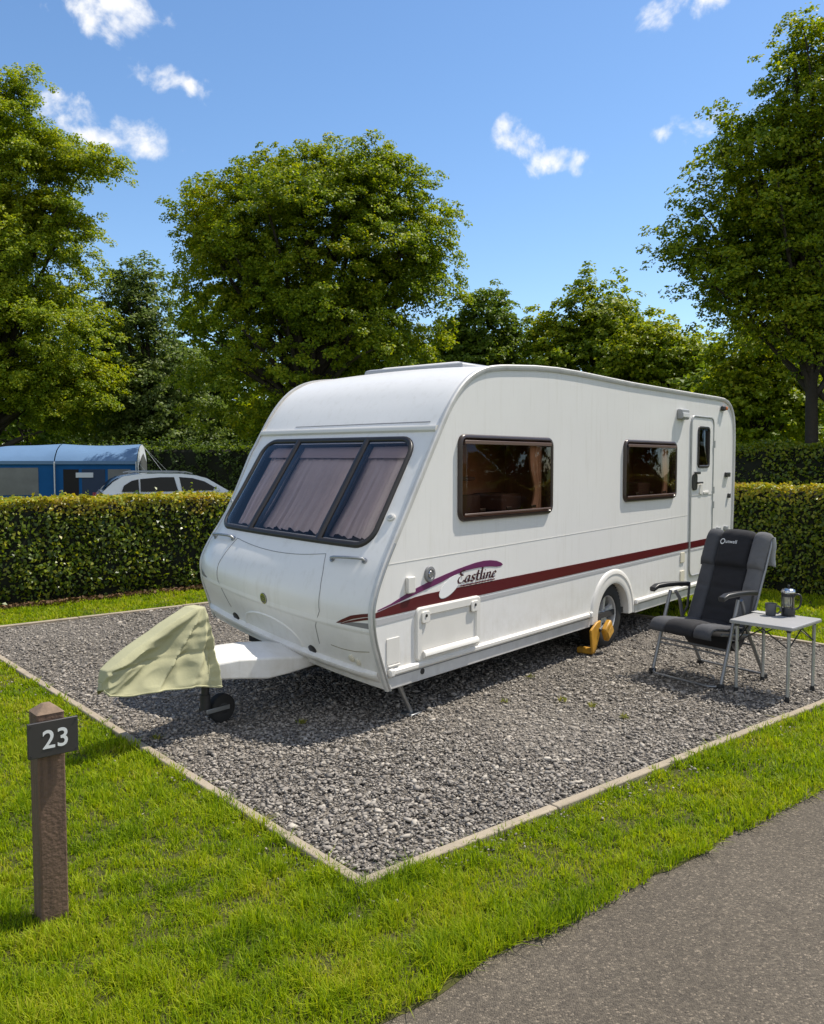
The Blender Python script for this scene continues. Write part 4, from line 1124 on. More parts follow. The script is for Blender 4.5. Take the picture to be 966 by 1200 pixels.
m.add([p for r in rows for p in r], [(j * w + i, j * w + i + 1, (j + 1) * w + i + 1, (j + 1) * w + i) for j in range(len(rows) - 1) for i in range(w - 1)])
m.rings([rows[0]], closed=True, cap0=True)
cov = m.build('canvas', CANVAS, hc, smooth=True, angle=70)
sm = cov.modifiers.new('thickness', 'SOLIDIFY'); sm.thickness = .004
m = MB(); m.tube([r[0] + Vector((0, -.003, .004)) for r in rows[1:]] , .006, 6); m.build('hem_cord', CANVAS, hc, smooth=True)

# ------------------------------------------------------------------ wheel clamp
def cvw(u, v, z): return (CV_O[0] + .63203 * u - .77494 * v, CV_O[1] + .77494 * u + .63203 * v, z)
wc = empty('wheel_clamp', 'yellow wheel clamp locked on the caravan wheel', 'wheel clamp', cvw(2.91, -.03, 0), CV_R)
wc.scale = (.82, .8, .9)
m = MB()
m.prism([(-.24, .27), (-.10, .335), (-.01, .345), (-.04, .19), (-.12, .05), (-.20, .04)], lambda a, c, q: Vector((a, q, c)), -.03, .0); m.build('side_plate', YELLOW, wc, bevel=.008)
m = MB(); m.box((-.135, .09, .045), (.09, .20, .06)); m.build('wheel_scoop', YELLOW, wc, bevel=.015)
m = MB(); MM = Matrix.Rotation(R(-32), 3, 'Y')
m.box((.075, -.065, .235), (.17, .07, .155), MM); hz = m.build('lock_hood', YELLOW, wc, bevel=.018)
m = MB(); m.box((.078, -.104, .222), (.12, .008, .085), MM); m.build('lock_cap', mat('worn_yellow', (.66, .36, .06), .4, var=(20, .4)), hz, bevel=.004)
m = MB(); m.tube([(-.06, -.035, .25), (.16, -.02, .30)], .02, 10); m.build('locking_bar', DARKM, wc)
# ------------------------------------------------------------------ camping chair
ch = empty('camping_chair', 'reclining grey and charcoal padded camping chair on the gravel beside the small table', 'camping chair', (2.172, 6.75, .012), math.atan2(-.816, .577))
def bez(p0, p1, p2, n=10):
    p0, p1, p2 = Vector(p0), Vector(p1), Vector(p2)
    return [(1 - t) ** 2 * p0 + 2 * t * (1 - t) * p1 + t * t * p2 for t in [i / n for i in range(n + 1)]]
tr = .0145
for s in (-1, 1):
    m = MB(); m.tube([(s * .322, 0, .03), (s * .318, .205, .67)], tr, 10); lg = m.build('front_leg', TUBE, ch, smooth=True)
    m = MB(); m.box((s * .322, -.004, .018), (.042, .055, .05)); m.build('rubber_foot', RUBBER, lg, bevel=.010)
    m = MB(); m.tube([(s * .300, .60, .02), (s * .298, .45, .27), (s * .296, .33, .46), (s * .300, .30, .60), (s * .31, .26, .66)], tr, 10); lg = m.build('rear_leg', TUBE, ch, smooth=True)
    m = MB(); m.box((s * .300, .602, .016), (.045, .05, .045)); m.build('rubber_foot', RUBBER, lg, bevel=.010)
    m = MB(); pts = [(s * .325, -.02, .690), (s * .328, .04, .712), (s * .328, .16, .716), (s * .325, .30, .712), (s * .318, .44, .70)]
    rings = []
    for (x, y, z) in pts:
        wd = .030 if y < .2 else .025
        rings.append([Vector((x - wd, y, z)), Vector((x - wd * .9, y, z + .022)), Vector((x + wd * .9, y, z + .022)), Vector((x + wd, y, z)), Vector((x + wd * .7, y, z - .016)), Vector((x - wd * .7, y, z - .016))])
    m.rings(rings, closed=True, cap0=True, cap1=True); m.build('armrest', BLACKP, ch, smooth=True, bevel=.006)
    m = MB(); m.tube([(s * .300, .43, .70), (s * .294, .40, .52), (s * .292, .30, .405), (s * .290, .20, .40)], .010, 8); m.build('arm_bracket', DARKM, ch, smooth=True)
# floor bars, mid rails
m = MB(); m.tube([(-.322, .015, .045)] + bez((-.30, -.02, .022), (-.27, -.055, .018), (-.22, -.055, .018), 6) + bez((.22, -.055, .018), (.27, -.055, .018), (.30, -.02, .022), 6) + [(.322, .015, .045)], .010, 8); m.build('floor_bar', TUBE, ch, smooth=True)
m = MB(); m.tube([(-.300, .595, .03), (.300, .595, .03)], .010, 8); m.build('floor_bar', TUBE, ch, smooth=True)
m = MB(); m.tube([(-.318, .085, .285), (.318, .085, .285)], .011, 8); m.tube([(-.318, .07, .25), (.318, .07, .25)], .008, 8); m.build('cross_rail', TUBE, ch, smooth=True)
m = MB(); m.tube([(-.298, .44, .285), (.298, .44, .285)], .010, 8); m.build('cross_rail', TUBE, ch, smooth=True)
for s in (-1, 1):
    m = MB(); m.tube([(s * .305, .02, .415), (s * .300, .25, .385), (s * .296, .40, .37)], .011, 8); m.build('seat_tube', TUBE, ch, smooth=True)
# side profile of cushion: seat then back;  (y, z)
seatp = [(-.075, .375), (-.085, .415), (-.055, .447), (.0, .452), (.10, .436), (.20, .420), (.30, .408), (.39, .408)]
def cushion(prof, x0, x1, th, nx=26, bulge=.012, quilts=None, qd=.012, edge=.018, tilt=0):
    """padded panel following profile (y,z), rounded at its edges, quilted by grooves at positions quilts (0..1)"""
    P = [Vector((0, a, c)) for a, c in prof]
    L_ = [0]
    for i in range(1, len(P)): L_.append(L_[-1] + (P[i] - P[i - 1]).length)
    n = max(20, int(L_[-1] / .018)); top = []; bot = []
    for j in range(n + 1):
        t = j / n; d = t * L_[-1]
        y = float(np.interp(d, L_, [p.y for p in P])); z = float(np.interp(d, L_, [p.z for p in P]))
        e = .02; y2 = float(np.interp(min(d + e, L_[-1]), L_, [p.y for p in P])); z2 = float(np.interp(min(d + e, L_[-1]), L_, [p.z for p in P]))
        y1 = float(np.interp(max(d - e, 0), L_, [p.y for p in P])); z1 = float(np.interp(max(d - e, 0), L_, [p.z for p in P]))
        T = Vector((0, y2 - y1, z2 - z1)); T.normalize(); Nn = Vector((0, -T.z, T.y))
        q = 0
        for k in (quilts or []): q += qd * math.exp(-((t - k) / .018) ** 2)
        rt, rb = [], []
        for i in range(nx + 1):
            s = i / nx; x = x0 + (x1 - x0) * s
            ee = min(s, 1 - s) * (x1 - x0); r = math.sqrt(max(0, 1 - (1 - min(1, ee / edge)) ** 2))
            te = min(t, 1 - t) * L_[-1]; r2 = math.sqrt(max(0, 1 - (1 - min(1, te / edge)) ** 2))
            hgt = th * r * r2 + bulge * math.sin(math.pi * s) * r2 - q * min(1, ee / .03)
            hgt += .0022 * math.sin(37 * x + 23 * t) * math.sin(29 * t * 2 + 11 * x)
            rt.append(Vector((x, y, z)) + Nn * hgt); rb.append(Vector((x, y, z)) - Nn * .012 * r * r2)
        top.append(rt); bot.append(rb)
    m = MB(); w = nx + 1
    m.add([p for r in top for p in r], [(j * w + i, j * w + i + 1, (j + 1) * w + i + 1, (j + 1) * w + i) for j in range(n) for i in range(nx)])
    m.add([p for r in bot for p in r], [(j * w + i, (j + 1) * w + i, (j + 1) * w + i + 1, j * w + i + 1) for j in range(n) for i in range(nx)])
    bd = [top[j][0] for j in range(n + 1)]
    for (A, B_) in (([r[0] for r in top], [r[0] for r in bot]), ([r[-1] for r in top], [r[-1] for r in bot]), (top[0], bot[0]), (top[-1], bot[-1])):
        m.rings([A, B_], closed=False)
    return m
st = cushion(seatp, -.135, .135, .030, quilts=[.30, .62]).build('seat', FAB_D, ch, smooth=True, angle=80)
for (x0, x1, mt_) in ((-.285, -.133, FAB_G), (.133, .285, FAB_G)):
    cushion(seatp, x0, x1, .026, nx=14, quilts=[.30, .62]).build('seat_wing', mt_, st, smooth=True, angle=80)
backp = [(0.385, .400), (0.4224, .465), (0.4804, .60), (0.5427, .75), (0.6008, .89), (0.6464, 1.005), (0.6697, 1.065), (0.6838, 1.10)]   # upright
bk = cushion(backp, -.150, .150, .032, quilts=[.20, .42, .64]).build('backrest', FAB_D, ch, smooth=True, angle=80)
cushion(backp, -.285, -.148, .030, nx=14, quilts=[.42]).build('back_wing', FAB_G, bk, smooth=True, angle=80)
cushion(backp, .148, .285, .030, nx=14, quilts=[.42]).build('back_wing', FAB_L, bk, smooth=True, angle=80)
# back frame tube loop
m = MB(); m.tube([(-.288, 0.3975, .40), (-.29, 0.4804, .58), (-.29, 0.6049, .88), (-.285, 0.6755, 1.05)] + bez((-.28, 0.688, 1.08), (-.27, 0.7046, 1.112), (-.23, 0.7046, 1.112), 6) + bez((.23, 0.7046, 1.112), (.27, 0.7046, 1.112), (.28, 0.688, 1.08), 6) + [(.285, 0.6755, 1.05), (.29, 0.6049, .88), (.29, 0.4804, .58), (.288, 0.3975, .40)], .0115, 10)
m.build('back_frame', TUBE, ch, smooth=True)
# headrest pillow wrapped over the top
hp_ = [(0.5635, .865), (0.5967, .95), (0.634, 1.04), (0.6614, 1.10), (0.6863, 1.128), (0.7153, 1.124)]
hr = cushion(hp_, -.150, .150, .050, bulge=.010, edge=.05).build('headrest', FAB_D, ch, smooth=True, angle=80)
cushion(hp_, -.293, -.148, .044, nx=14, bulge=.006, edge=.05).build('headrest_end', FAB_G, hr, smooth=True, angle=80)
cushion(hp_, .148, .293, .044, nx=14, bulge=.006, edge=.05).build('headrest_end', FAB_L, hr, smooth=True, angle=80)
# rear flap of the headrest hanging behind
m = MB(); g = []
for j in range(12):
    t = j / 11; row = []
    for i in range(16):
        s = i / 15; x = -.285 + .59 * s
        row.append(Vector((x * .97 + .006 * math.sin(7 * t), .722 + .03 * math.sin(math.pi * t * .5) * .4 + .006 * math.sin(s * 19 + 3 * t), 1.122 - .24 * t + .01 * math.sin(s * 9))))
    g.append(row)
m.add([p for r in g for p in r], [(j * 16 + i, j * 16 + i + 1, j * 16 + i + 17, j * 16 + i + 16) for j in range(11) for i in range(15)])
fl = m.build('headrest_flap', mat('pale_cotton', (.40, .42, .44), .9, var=(14, .2)), hr, smooth=True)
sm = fl.modifiers.new('thickness', 'SOLIDIFY'); sm.thickness = .006
# logo on the pillow
def on_pillow(x, t, off=.0):
    P = hp_; d = [0]
    for i in range(1, len(P)): d.append(d[-1] + math.dist(P[i], P[i - 1]))
    q = t * d[-1]; y = float(np.interp(q, d, [p[0] for p in P])); z = float(np.interp(q, d, [p[1] for p in P]))
    y2 = float(np.interp(q + .01, d, [p[0] for p in P])); z2 = float(np.interp(q + .01, d, [p[1] for p in P]))
    T = Vector((0, y2 - y, z2 - z)); T.normalize(); Nn = Vector((0, -T.z, T.y))
    s = (x + .15) / .30
    return Vector((x, y, z)) + Nn * (.050 + .010 * math.sin(math.pi * min(max(s, 0), 1)) + off)
Lh = sum(math.dist(hp_[i], hp_[i - 1]) for i in range(1, len(hp_)))
vs, fs = text_mesh('utwell', .042, 0, .0004, 1.05)
x0 = -.105; m = MB()
m.add([on_pillow(x0 + .038 + v.x, .585 + v.y / Lh, .003) for v in vs], fs)
rr = []
for k in range(24):
    a = 2 * math.pi * k / 24
    rr.append([on_pillow(x0 + .010 + r_ * math.cos(a), .585 + (.014 + r_ * math.sin(a)) / Lh, .003) for r_ in (.024, .017)])
rr.append(rr[0]); m.rings(rr, closed=False)
m.build('logo', WHITEP, hr)
# storage sling under the seat
m = MB(); g = []
for j in range(9):
    t = j / 8; row = []
    for i in range(13):
        s = i / 12; row.append(Vector((-.22 + .44 * s, .22 + .26 * t, .36 - .13 * math.sin(math.pi * t) - .02 * math.sin(math.pi * s))))
    g.append(row)
m.add([p for r in g for p in r], [(j * 13 + i, j * 13 + i + 1, j * 13 + i + 14, j * 13 + i + 13) for j in range(8) for i in range(12)])
sl_ = m.build('under_sling', FAB_D, ch, smooth=True); sm = sl_.modifiers.new('thickness', 'SOLIDIFY'); sm.thickness = .005

# ------------------------------------------------------------------ folding table
TBX, TBY = .455, .385
tb = empty('folding_table', 'small grey folding camp table on thin metal legs beside the chair', 'table', (2.713, 6.136, .012), math.atan2(.324, .338))
TH = .555
m = MB(); m.prism(rrect(-.045, TBX + .035, -.045, TBY + .045, .02), lambda a, c, q: Vector((a, c, q)), TH - .026, TH); m.build('tabletop', TABLE, tb, bevel=.005)
m = MB(); m.prism(rrect(-.047, TBX + .037, -.047, TBY + .047, .02), lambda a, c, q: Vector((a, c, q)), TH - .024, TH - .010); m.build('edge_band', ALU, tb)
for (x, y) in ((0, 0), (TBX, 0), (0, TBY), (TBX, TBY)):
    m = MB(); m.tube([(x, y, .03), (x, y, TH - .02)], .0125, 10); lg = m.build('leg', ALU, tb, smooth=True)
    m = MB(); m.lathe([(.0, 0), (.016, 0), (.017, .02), (.013, .04), (.0095, .04)], 14, None, (x, y, 0)); m.build('rubber_foot', RUBBER, lg, smooth=True, angle=50)
    m = MB(); m.box((x, y, TH - .035), (.03, .03, .025)); m.build('corner_bracket', BLACKP, lg, bevel=.004)
for (a, c) in (((0, 0), (TBX, 0)), ((0, 0), (0, TBY)), ((TBX, TBY), (TBX, 0)), ((TBX, TBY), (0, TBY))):
    A = Vector((*a, 0)); B_ = Vector((*c, 0)); mid = (A + B_) / 2
    m = MB(); m.tube([A.lerp(B_, .0) + Vector((0, 0, TH - .17)), mid + Vector((0, 0, TH - .045))], .005, 6); m.tube([B_ + Vector((0, 0, TH - .17)), mid + Vector((0, 0, TH - .045))], .005, 6); m.build('brace', DARKM, tb)
def tbw(x, y, z):
    a = math.atan2(.324, .338); return (2.713 + x * math.cos(a) - y * math.sin(a), 6.136 + x * math.sin(a) + y * math.cos(a), .012 + z)
# mug
mg = empty('mug', 'slate grey mug standing on the camp table next to the coffee press', 'mug', tbw(.345, .285, TH), R(140))
m = MB(); m.lathe([(0, .001), (.034, .001), (.037, .004), (.042, .092), (.0425, .095), (.040, .095), (.0375, .080), (.034, .010), (0, .008)], 32); m.build('cup', MUGM, mg, smooth=True, angle=50)
m = MB(); m.tube([(-.040, 0, .076)] + bez((-.055, 0, .078), (-.078, 0, .07), (-.072, 0, .045), 6) + [(-.055, 0, .022), (-.038, 0, .022)], .006, 8); m.build('handle', MUGM, mg, smooth=True)
m = MB(); m.lathe([(0, .074), (.0385, .074)], 28); m.build('coffee', COFFEE, mg)
# cafetiere
fp = empty('coffee_press', 'glass coffee press with black base and steel lid on the camp table', 'coffee press', tbw(.425, .185, TH), R(-15))
m = MB(); m.lathe([(0, .001), (.048, .001), (.050, .006), (.050, .060), (.047, .064), (.046, .012), (0, .012)], 36); m.build('base', BLACKP, fp, smooth=True, angle=40)
m = MB(); m.lathe([(0, .014), (.0445, .014), (.0455, .02), (.0455, .178), (.048, .184)], 36); m.build('beaker', GLASSP, fp, smooth=True)
m = MB(); m.lathe([(0, .016), (.0425, .016), (.0425, .058), (0, .058)], 30); m.build('coffee', COFFEE, fp)
m = MB(); m.lathe([(.0455, .150), (.049, .150), (.049, .172), (.0455, .172)], 36)
for k in range(3):
    a = R(60 + 120 * k); m.box((.049 * math.cos(a), .049 * math.sin(a), .11), (.004, .010, .12), Matrix.Rotation(a, 3, 'Z'))
m.build('frame_band', DARKM, fp, smooth=True, angle=40)
m = MB(); m.lathe([(.052, .176), (.053, .180), (.052, .194), (.046, .203), (.025, .212), (.007, .215), (0, .215)], 36); ld = m.build('lid', CHROME, fp, smooth=True, angle=40)
m = MB(); m.tube([(0, 0, .205), (0, 0, .226)], .0035, 8); m.lathe([(0, .222), (.008, .223), (.011, .230), (.008, .238), (0, .240)], 16); m.build('plunger_knob', BLACKP, ld, smooth=True)
m = MB(); m.tube([(0, 0, .205), (0, 0, .085)], .0025, 8); m.lathe([(0, .080), (.041, .080), (.042, .088), (0, .088)], 30); m.build('plunger', STEEL, fp, smooth=True, angle=40)
m = MB(); m.tube([(.048, 0, .165)] + bez((.062, 0, .168), (.092, 0, .168), (.090, 0, .13), 6) + bez((.090, 0, .12), (.088, 0, .07), (.062, 0, .055), 6) + [(.049, 0, .055)], .0075, 10); m.build('handle', BLACKP, fp, smooth=True)
# flat card lying beside the mug
m = MB(); m.box((0, 0, .003), (.085, .12, .006)); o = m.build('coaster', mat('pale_coaster', (.36, .36, .36), .6), bevel=.002)
o.location = tbw(.40, .385, TH + .0005); o.rotation_euler = (0, 0, R(35)); tag(o, 'thin pale flat coaster lying at the mug\'s left on the camp table', 'coaster')

# ------------------------------------------------------------------ numbered post
pr = math.atan2(.644, .765)
po = empty('pitch_post', 'weathered square wooden post carrying the number 23 plate in the lawn', 'post', (-1.386, 3.215, 0), pr)
m = MB(); h = .05; zt = .838
rings = []
for i, z in enumerate(np.linspace(-.06, zt - .03, 14)):
    j = .0012 * math.sin(i * 3.1)
    rings.append([Vector((-h + j, -h, z)), Vector((h + j, -h + j, z)), Vector((h, h, z)), Vector((-h, h, z))])
m.rings(rings, closed=True, cap0=True)
m.build('post', WOODP, po, bevel=.006)
m = MB(); m.rings([[Vector((s * (h + .001), t * (h + .001), zt - .0305)) for s, t in ((-1, -1), (1, -1), (1, 1), (-1, 1))], [Vector((s * .014, t * .014, zt)) for s, t in ((-1, -1), (1, -1), (1, 1), (-1, 1))]], closed=True, cap1=True)
m.build('post_cap', WOODT, po, bevel=.004)
m = MB(); m.prism(rrect(-.091, .091, .655, .788, .004), lambda a, c, q: Vector((a, q, c)), -h - .026, -h - .014); pn = m.build('number_plate', PLATE, po, bevel=.002)
m = MB(); m.box((0, -h - .007, .722), (.10, .014, .10)); m.build('plate_spacer', WOODP, po)
vs, fs = text_mesh('23', .098, 0, .0012, 1.04)
xs = [v.x for v in vs]; cx = (min(xs) + max(xs)) / 2
m = MB(); n0 = len(vs)
m.add([Vector((v.x - cx + .006, -h - .0275, .687 + v.y)) for v in vs], fs)
m.build('digits', WHITEP, pn)
for x, z in ((-.081, .777), (.081, .777), (-.081, .666), (.081, .666)):
    m = MB(); m.tube([(x, -h - .025, z), (x, -h - .0285, z)], .0035, 8); m.build('screw', DARKM, pn)

# ------------------------------------------------------------------ weeds growing through the gravel
WEED = leaf_mat('weed_leaf', [(.12, .16, .02), (.20, .20, .03), (.26, .22, .04)], (1.2, 1.2, .6), .3, .5, .3)
for i, (x, y, lab) in enumerate(((.955, 6.85, 'tiny yellow-green weed in the gravel close to the caravan sill ahead of the wheel'), (1.095, 6.15, 'tiny yellow-green weed in open gravel left of the chair, upper of a pair'), (1.28, 6.02, 'tiny yellow-green weed in open gravel left of the chair, lower of a pair'), (1.44, 5.75, 'bright weed tuft in gravel closest to the long edging and chair'), (-.735, 5.63, 'small green weed in shaded gravel behind the jockey wheel'), (-1.60, 5.30, 'small green weed in shaded gravel below the hitch cover'), (.67, 6.15, 'yellowish weed tuft at the sunlit edge of the caravan shadow'))):
    r_ = random.Random(50 + i); m = MB()
    for k in range(26):
        a = r_.uniform(0, 6.28); l = r_.uniform(.02, .055); e = r_.uniform(.3, 1.2); w_ = .010; bx, by = r_.uniform(-.025, .025), r_.uniform(-.025, .025)
        d = Vector((math.cos(a) * math.cos(e), math.sin(a) * math.cos(e), math.sin(e))); sdv = Vector((-math.sin(a), math.cos(a), 0)) * w_ / 2
        o_ = Vector((bx, by, .012)); m.add([o_, o_ + d * l * .5 + sdv, o_ + d * l, o_ + d * l * .5 - sdv], [(0, 1, 2, 3)])
    o = m.build('weed_tuft', WEED); o.location = (x, y, 0); tag(o, lab, 'weed', 'weeds in the gravel')

# ------------------------------------------------------------------ tent beyond the hedge
tn = empty('frame_tent', 'blue frame tent with pale blue roof standing behind the clipped hedge', 'tent', (-12.85, 25.4, -.03), R(11))
TWd, TDp, EV, RG = 4.55, 2.6, 1.80, 2.33        # width, depth, eave and ridge height
sp = [(0, EV), (.12, EV + .14), (.40, EV + .33), (.85, EV + .48), (1.2, RG), (1.5, RG), (2.0, EV + .42), (2.4, EV + .2), (TDp, EV)]
m = MB()
def roof_rows(x0, x1, drop0):
    rows = []
    for k in range(13):
        x = x0 + (x1 - x0) * k / 12; s = k / 12
        sag = -.05 * math.sin(math.pi * s); e = -drop0 * (1 - s) ** 6
        rows.append([Vector((x, a, c + (sag + e) * min(1, max(0, (c - EV) / .3)))) for a, c in sp])
    return rows
m.rings(roof_rows(0, 2.17, .22), closed=False); m.build('roof', TENT_R, tn, smooth=True)
m = MB(); m.rings(roof_rows(2.20, TWd, .0), closed=False); m.build('roof', TENT_R, tn, smooth=True)
def wallbox(x0, x1, z0, z1, mt, nm, y=-.01, th=.02, parent=None):
    b_ = MB(); b_.box(((x0 + x1) / 2, y, (z0 + z1) / 2), (x1 - x0, th, z1 - z0)); return b_.build(nm, mt, parent or tn, bevel=.004)
wl = wallbox(0, 2.17, .02, EV - .02, TENT_W, 'front_wall', .04)
wr = wallbox(2.20, TWd, .02, EV - .02, TENT_W, 'front_wall', .05)
wallbox(0, TWd, EV - .10, EV + .005, TENT_R, 'valance', -.02, .015)
wallbox(.35, 1.72, .78, 1.60, TENT_P, 'window', .022, .012, wl)
wallbox(2.42, 2.86, .05, 1.55, mat('tent_doorway', (.010, .009, .010), .9), 'doorway', .034, .012, wr)
wallbox(2.95, 3.62, .25, 1.55, TENT_D, 'mesh_panel', .034, .012, wr); wallbox(3.70, 4.36, .65, 1.55, TENT_P, 'window', .034, .012, wr)
wallbox(2.78, 3.28, 1.30, 1.45, TENT_G, 'rolled_blind', .02, .03, wr)
b = MB(); b.add([Vector((0, a, c)) for a, c in sp] + [Vector((0, TDp, .0)), Vector((0, 0, 0))], [tuple(range(len(sp) + 2))]); b.build('side_wall', TENT_W, tn)
b = MB(); b.add([Vector((TWd + .01, a, c - .01)) for a, c in sp] + [Vector((TWd + .06, TDp, 0)), Vector((TWd + .06, 0, 0))], [tuple(range(len(sp) + 2))]); sw = b.build('side_wall', TENT_G, tn)
b = MB(); b.add([Vector((TWd + .05, .35, 1.75)), Vector((TWd + .045, 1.4, 2.05)), Vector((TWd + .05, 2.3, 1.75)), Vector((TWd + .06, 2.3, .9)), Vector((TWd + .06, .35, .9))], [(0, 1, 2, 3, 4)]); b.build('window', TENT_P, sw)
b = MB(); b.box((1.5, TDp, .9), (3.0, .02, 1.75)); b.box((TWd / 2, TDp, .9), (TWd, .022, 1.75)); b.build('back_wall', TENT_W, tn)
for x in (2.185, TWd - .02, .02):
    b = MB(); b.tube([(x, -.03, 0), (x, -.03, EV - .02)], .022 if x > 1 and x < 3 else .016, 8); b.build('pole', TENT_G, tn, smooth=True)
for (p0, p1) in (((TWd, 1.5, RG), (TWd + 1.7, 1.0, .0)), ((TWd, .05, EV), (TWd + 1.5, -.6, .0)), ((TWd, 1.5, RG - .02), (TWd + 1.2, 2.6, .9))):
    b = MB(); b.tube([p0, p1], .0045, 5); b.build('guy_line', TENT_G, tn)

# ------------------------------------------------------------------ parked hatchback
car = empty('parked_car', 'silver hatchback parked behind the clipped hedge beside the blue tent', 'car', (-6.75, 23.4, .06), R(24))
CLN, CWD = 4.05, 1.72      # x: tail at -2.0, nose at +2.05
low = [(-2.0, .30), (-2.03, .55), (-2.0, .78), (-1.90, .93)]
bel = [(-1.90, .93), (-1.55, .98), (-.9, .985), (0, .975), (.75, .955), (1.15, .93)]
roofl = [(-1.86, 1.00), (-1.60, 1.27), (-1.38, 1.41), (-1.05, 1.465), (-.55, 1.485), (0, 1.475), (.35, 1.43), (.62, 1.35), (1.12, 1.02), (1.20, .955)]
hood = [(1.20, .94), (1.6, .88), (1.9, .76), (2.03, .60), (2.05, .42), (1.98, .28)]
body_o = [(-1.98, .30)] + [(-2.03, .55), (-2.0, .78), (-1.90, .95), (-1.5, .99), (0, .985), (1.15, .95)] + hood
def carpt(x, y, z):      # tumblehome above the belt
    s = 1 - max(0, z - .95) / .55 * .20
    e = 1 - max(0, (abs(x) - 1.5) / .55) ** 2 * .16
    return Vector((x, y * s * e, z))
m = MB(); hwid = CWD / 2
ys = [-1, -.97, -.88, -.6, 0, .6, .88, .97, 1]
rings = []
for x, z in [(-1.95, .25)] + body_o + [(1.2, .22), (0, .20), (-1.2, .22)]:
    rings.append([carpt(x, yy * hwid, z + (0 if abs(yy) < .95 else -.03 if z > .8 else 0)) for yy in ys])
rings.append(rings[0])
m.rings(rings, closed=False)
poly = [(-1.95, .25)] + body_o + [(1.2, .22), (0, .20), (-1.2, .22)]
for s in (-1, 1): m.prism(poly, lambda a, c, q: carpt(a, q, c - (.03 if c > .8 else 0)), s * hwid * .99, s * hwid)
m.build('body', CARP, car, smooth=True, angle=40)
m = MB(); rings = []
for x, z in roofl:
    rings.append([carpt(x, yy * hwid * .97, z + .025 * (1 - yy * yy)) for yy in ys])
m.rings(rings, closed=False)
cab = [(-1.88, .95)] + roofl + [(1.2, .93)]
for s in (-1, 1): m.prism(cab, lambda a, c, q: carpt(a, q, c), s * hwid * .95, s * hwid * .97)
m.build('cabin', CARP, car, smooth=True, angle=40)
for s in (-1, 1):
    sf = lambda a, c, q, s=s: carpt(a, s * (hwid * .97 + q), c)
    for nm, pg in (('rear_quarter_window', [(-1.42, 1.02), (-1.36, 1.18), (-1.18, 1.30), (-1.02, 1.34), (-1.02, 1.02)]), ('rear_door_window', [(-.98, 1.02), (-.98, 1.345), (-.50, 1.39), (-.18, 1.39), (-.10, 1.02)]), ('front_door_window', [(0.0, 1.02), (-.06, 1.39), (.26, 1.36), (.55, 1.27), (.92, 1.03)])):
        m = MB(); m.prism(pg, sf, -.002, .008); m.build(nm, CARG, car)
    m = MB(); m.tube([carpt(-1.25, s * hwid * .9, 1.50), carpt(-1.1, s * hwid * .9, 1.535), carpt(.1, s * hwid * .9, 1.53), carpt(.28, s * hwid * .9, 1.48)], .018, 6); m.build('roof_rail', ALU, car, smooth=True)
    m = MB(); m.box((.80, s * (hwid + .08), 1.03), (.12, .18, .12)); m.build('wing_mirror', CARP, car, bevel=.03)
    m = MB(); m.box((-1.93, s * .66, .86), (.10, .26, .20)); m.build('tail_light', RED, car, bevel=.02)
    m = MB(); m.box((1.90, s * .62, .70), (.14, .30, .12)); m.build('headlight', mat('headlight_glass', (.6, .6, .62), .1), car, bevel=.02)
    m = MB(); m.box((-.45, s * (hwid + .008), .86), (.16, .02, .03)); m.build('door_handle', CARP, car, bevel=.006)
m = MB(); m.rings([[carpt(x, yy * .70, z + .02 * (1 - yy * yy) + .012) + Vector((-.012, 0, 0)) for yy in (-1, -.6, 0, .6, 1)] for x, z in ((-1.82, 1.05), (-1.60, 1.29), (-1.45, 1.385))], closed=False); m.build('rear_window', CARG, car, smooth=True)
m = MB(); m.rings([[carpt(x, yy * .72, z + .02 * (1 - yy * yy) + .012) + Vector((.012, 0, 0)) for yy in (-1, -.6, 0, .6, 1)] for x, z in ((.66, 1.33), (1.10, 1.035))], closed=False); m.build('windscreen', CARG, car, smooth=True)
for x in (-1.25, 1.28):
    for s in (-1, 1):
        M3 = Matrix.Rotation(R(90), 3, 'X'); m = MB(); m.lathe([(.19, -.10), (.29, -.10), (.31, -.07), (.31, .07), (.29, .10), (.19, .10), (.19, -.10)], 28, M3, (x, s * (hwid - .09), .31)); t_ = m.build('wheel', RUBBER, car, smooth=True, angle=40)
        m = MB(); m.lathe([(0, -.09), (.19, -.085), (.19, .085), (0, .09)], 24, M3, (x, s * (hwid - .09), .31)); m.build('rim', ALU, t_, smooth=True, angle=40)

car.location.x += .37; car.scale = (1.07, 1.05, .99); car.location.z = -.03
# ------------------------------------------------------------------ foliage
def leaf_quads(C_, Nn, size, aspect=.62, fold=.18, rs=rng):
    """one folded four-corner leaf at each centre C_, facing Nn"""
    n = len(C_)
    Nn = Nn / np.maximum(np.linalg.norm(Nn, axis=1), 1e-6)[:, None]
    a = rs.normal(size=(n, 3)); T = a - (a * Nn).sum(1)[:, None] * Nn; T /= np.maximum(np.linalg.norm(T, axis=1), 1e-6)[:, None]
    B = np.cross(Nn, T); s = size[:, None]
    V = np.empty((n, 4, 3))
    V[:, 0] = C_ - T * s * .5; V[:, 2] = C_ + T * s * .5 - Nn * s * .10
    V[:, 1] = C_ + B * s * aspect * .5 + Nn * s * fold + T * s * .06; V[:, 3] = C_ - B * s * aspect * .5 + Nn * s * fold + T * s * .06
    return V.reshape(-1, 3)
def leaf_obj(name, V, mats, parent=None, mi=None):
    n = len(V) // 4
    return np_mesh(name, V, np.full(n, 4), np.arange(n * 4), mats, mi, parent)

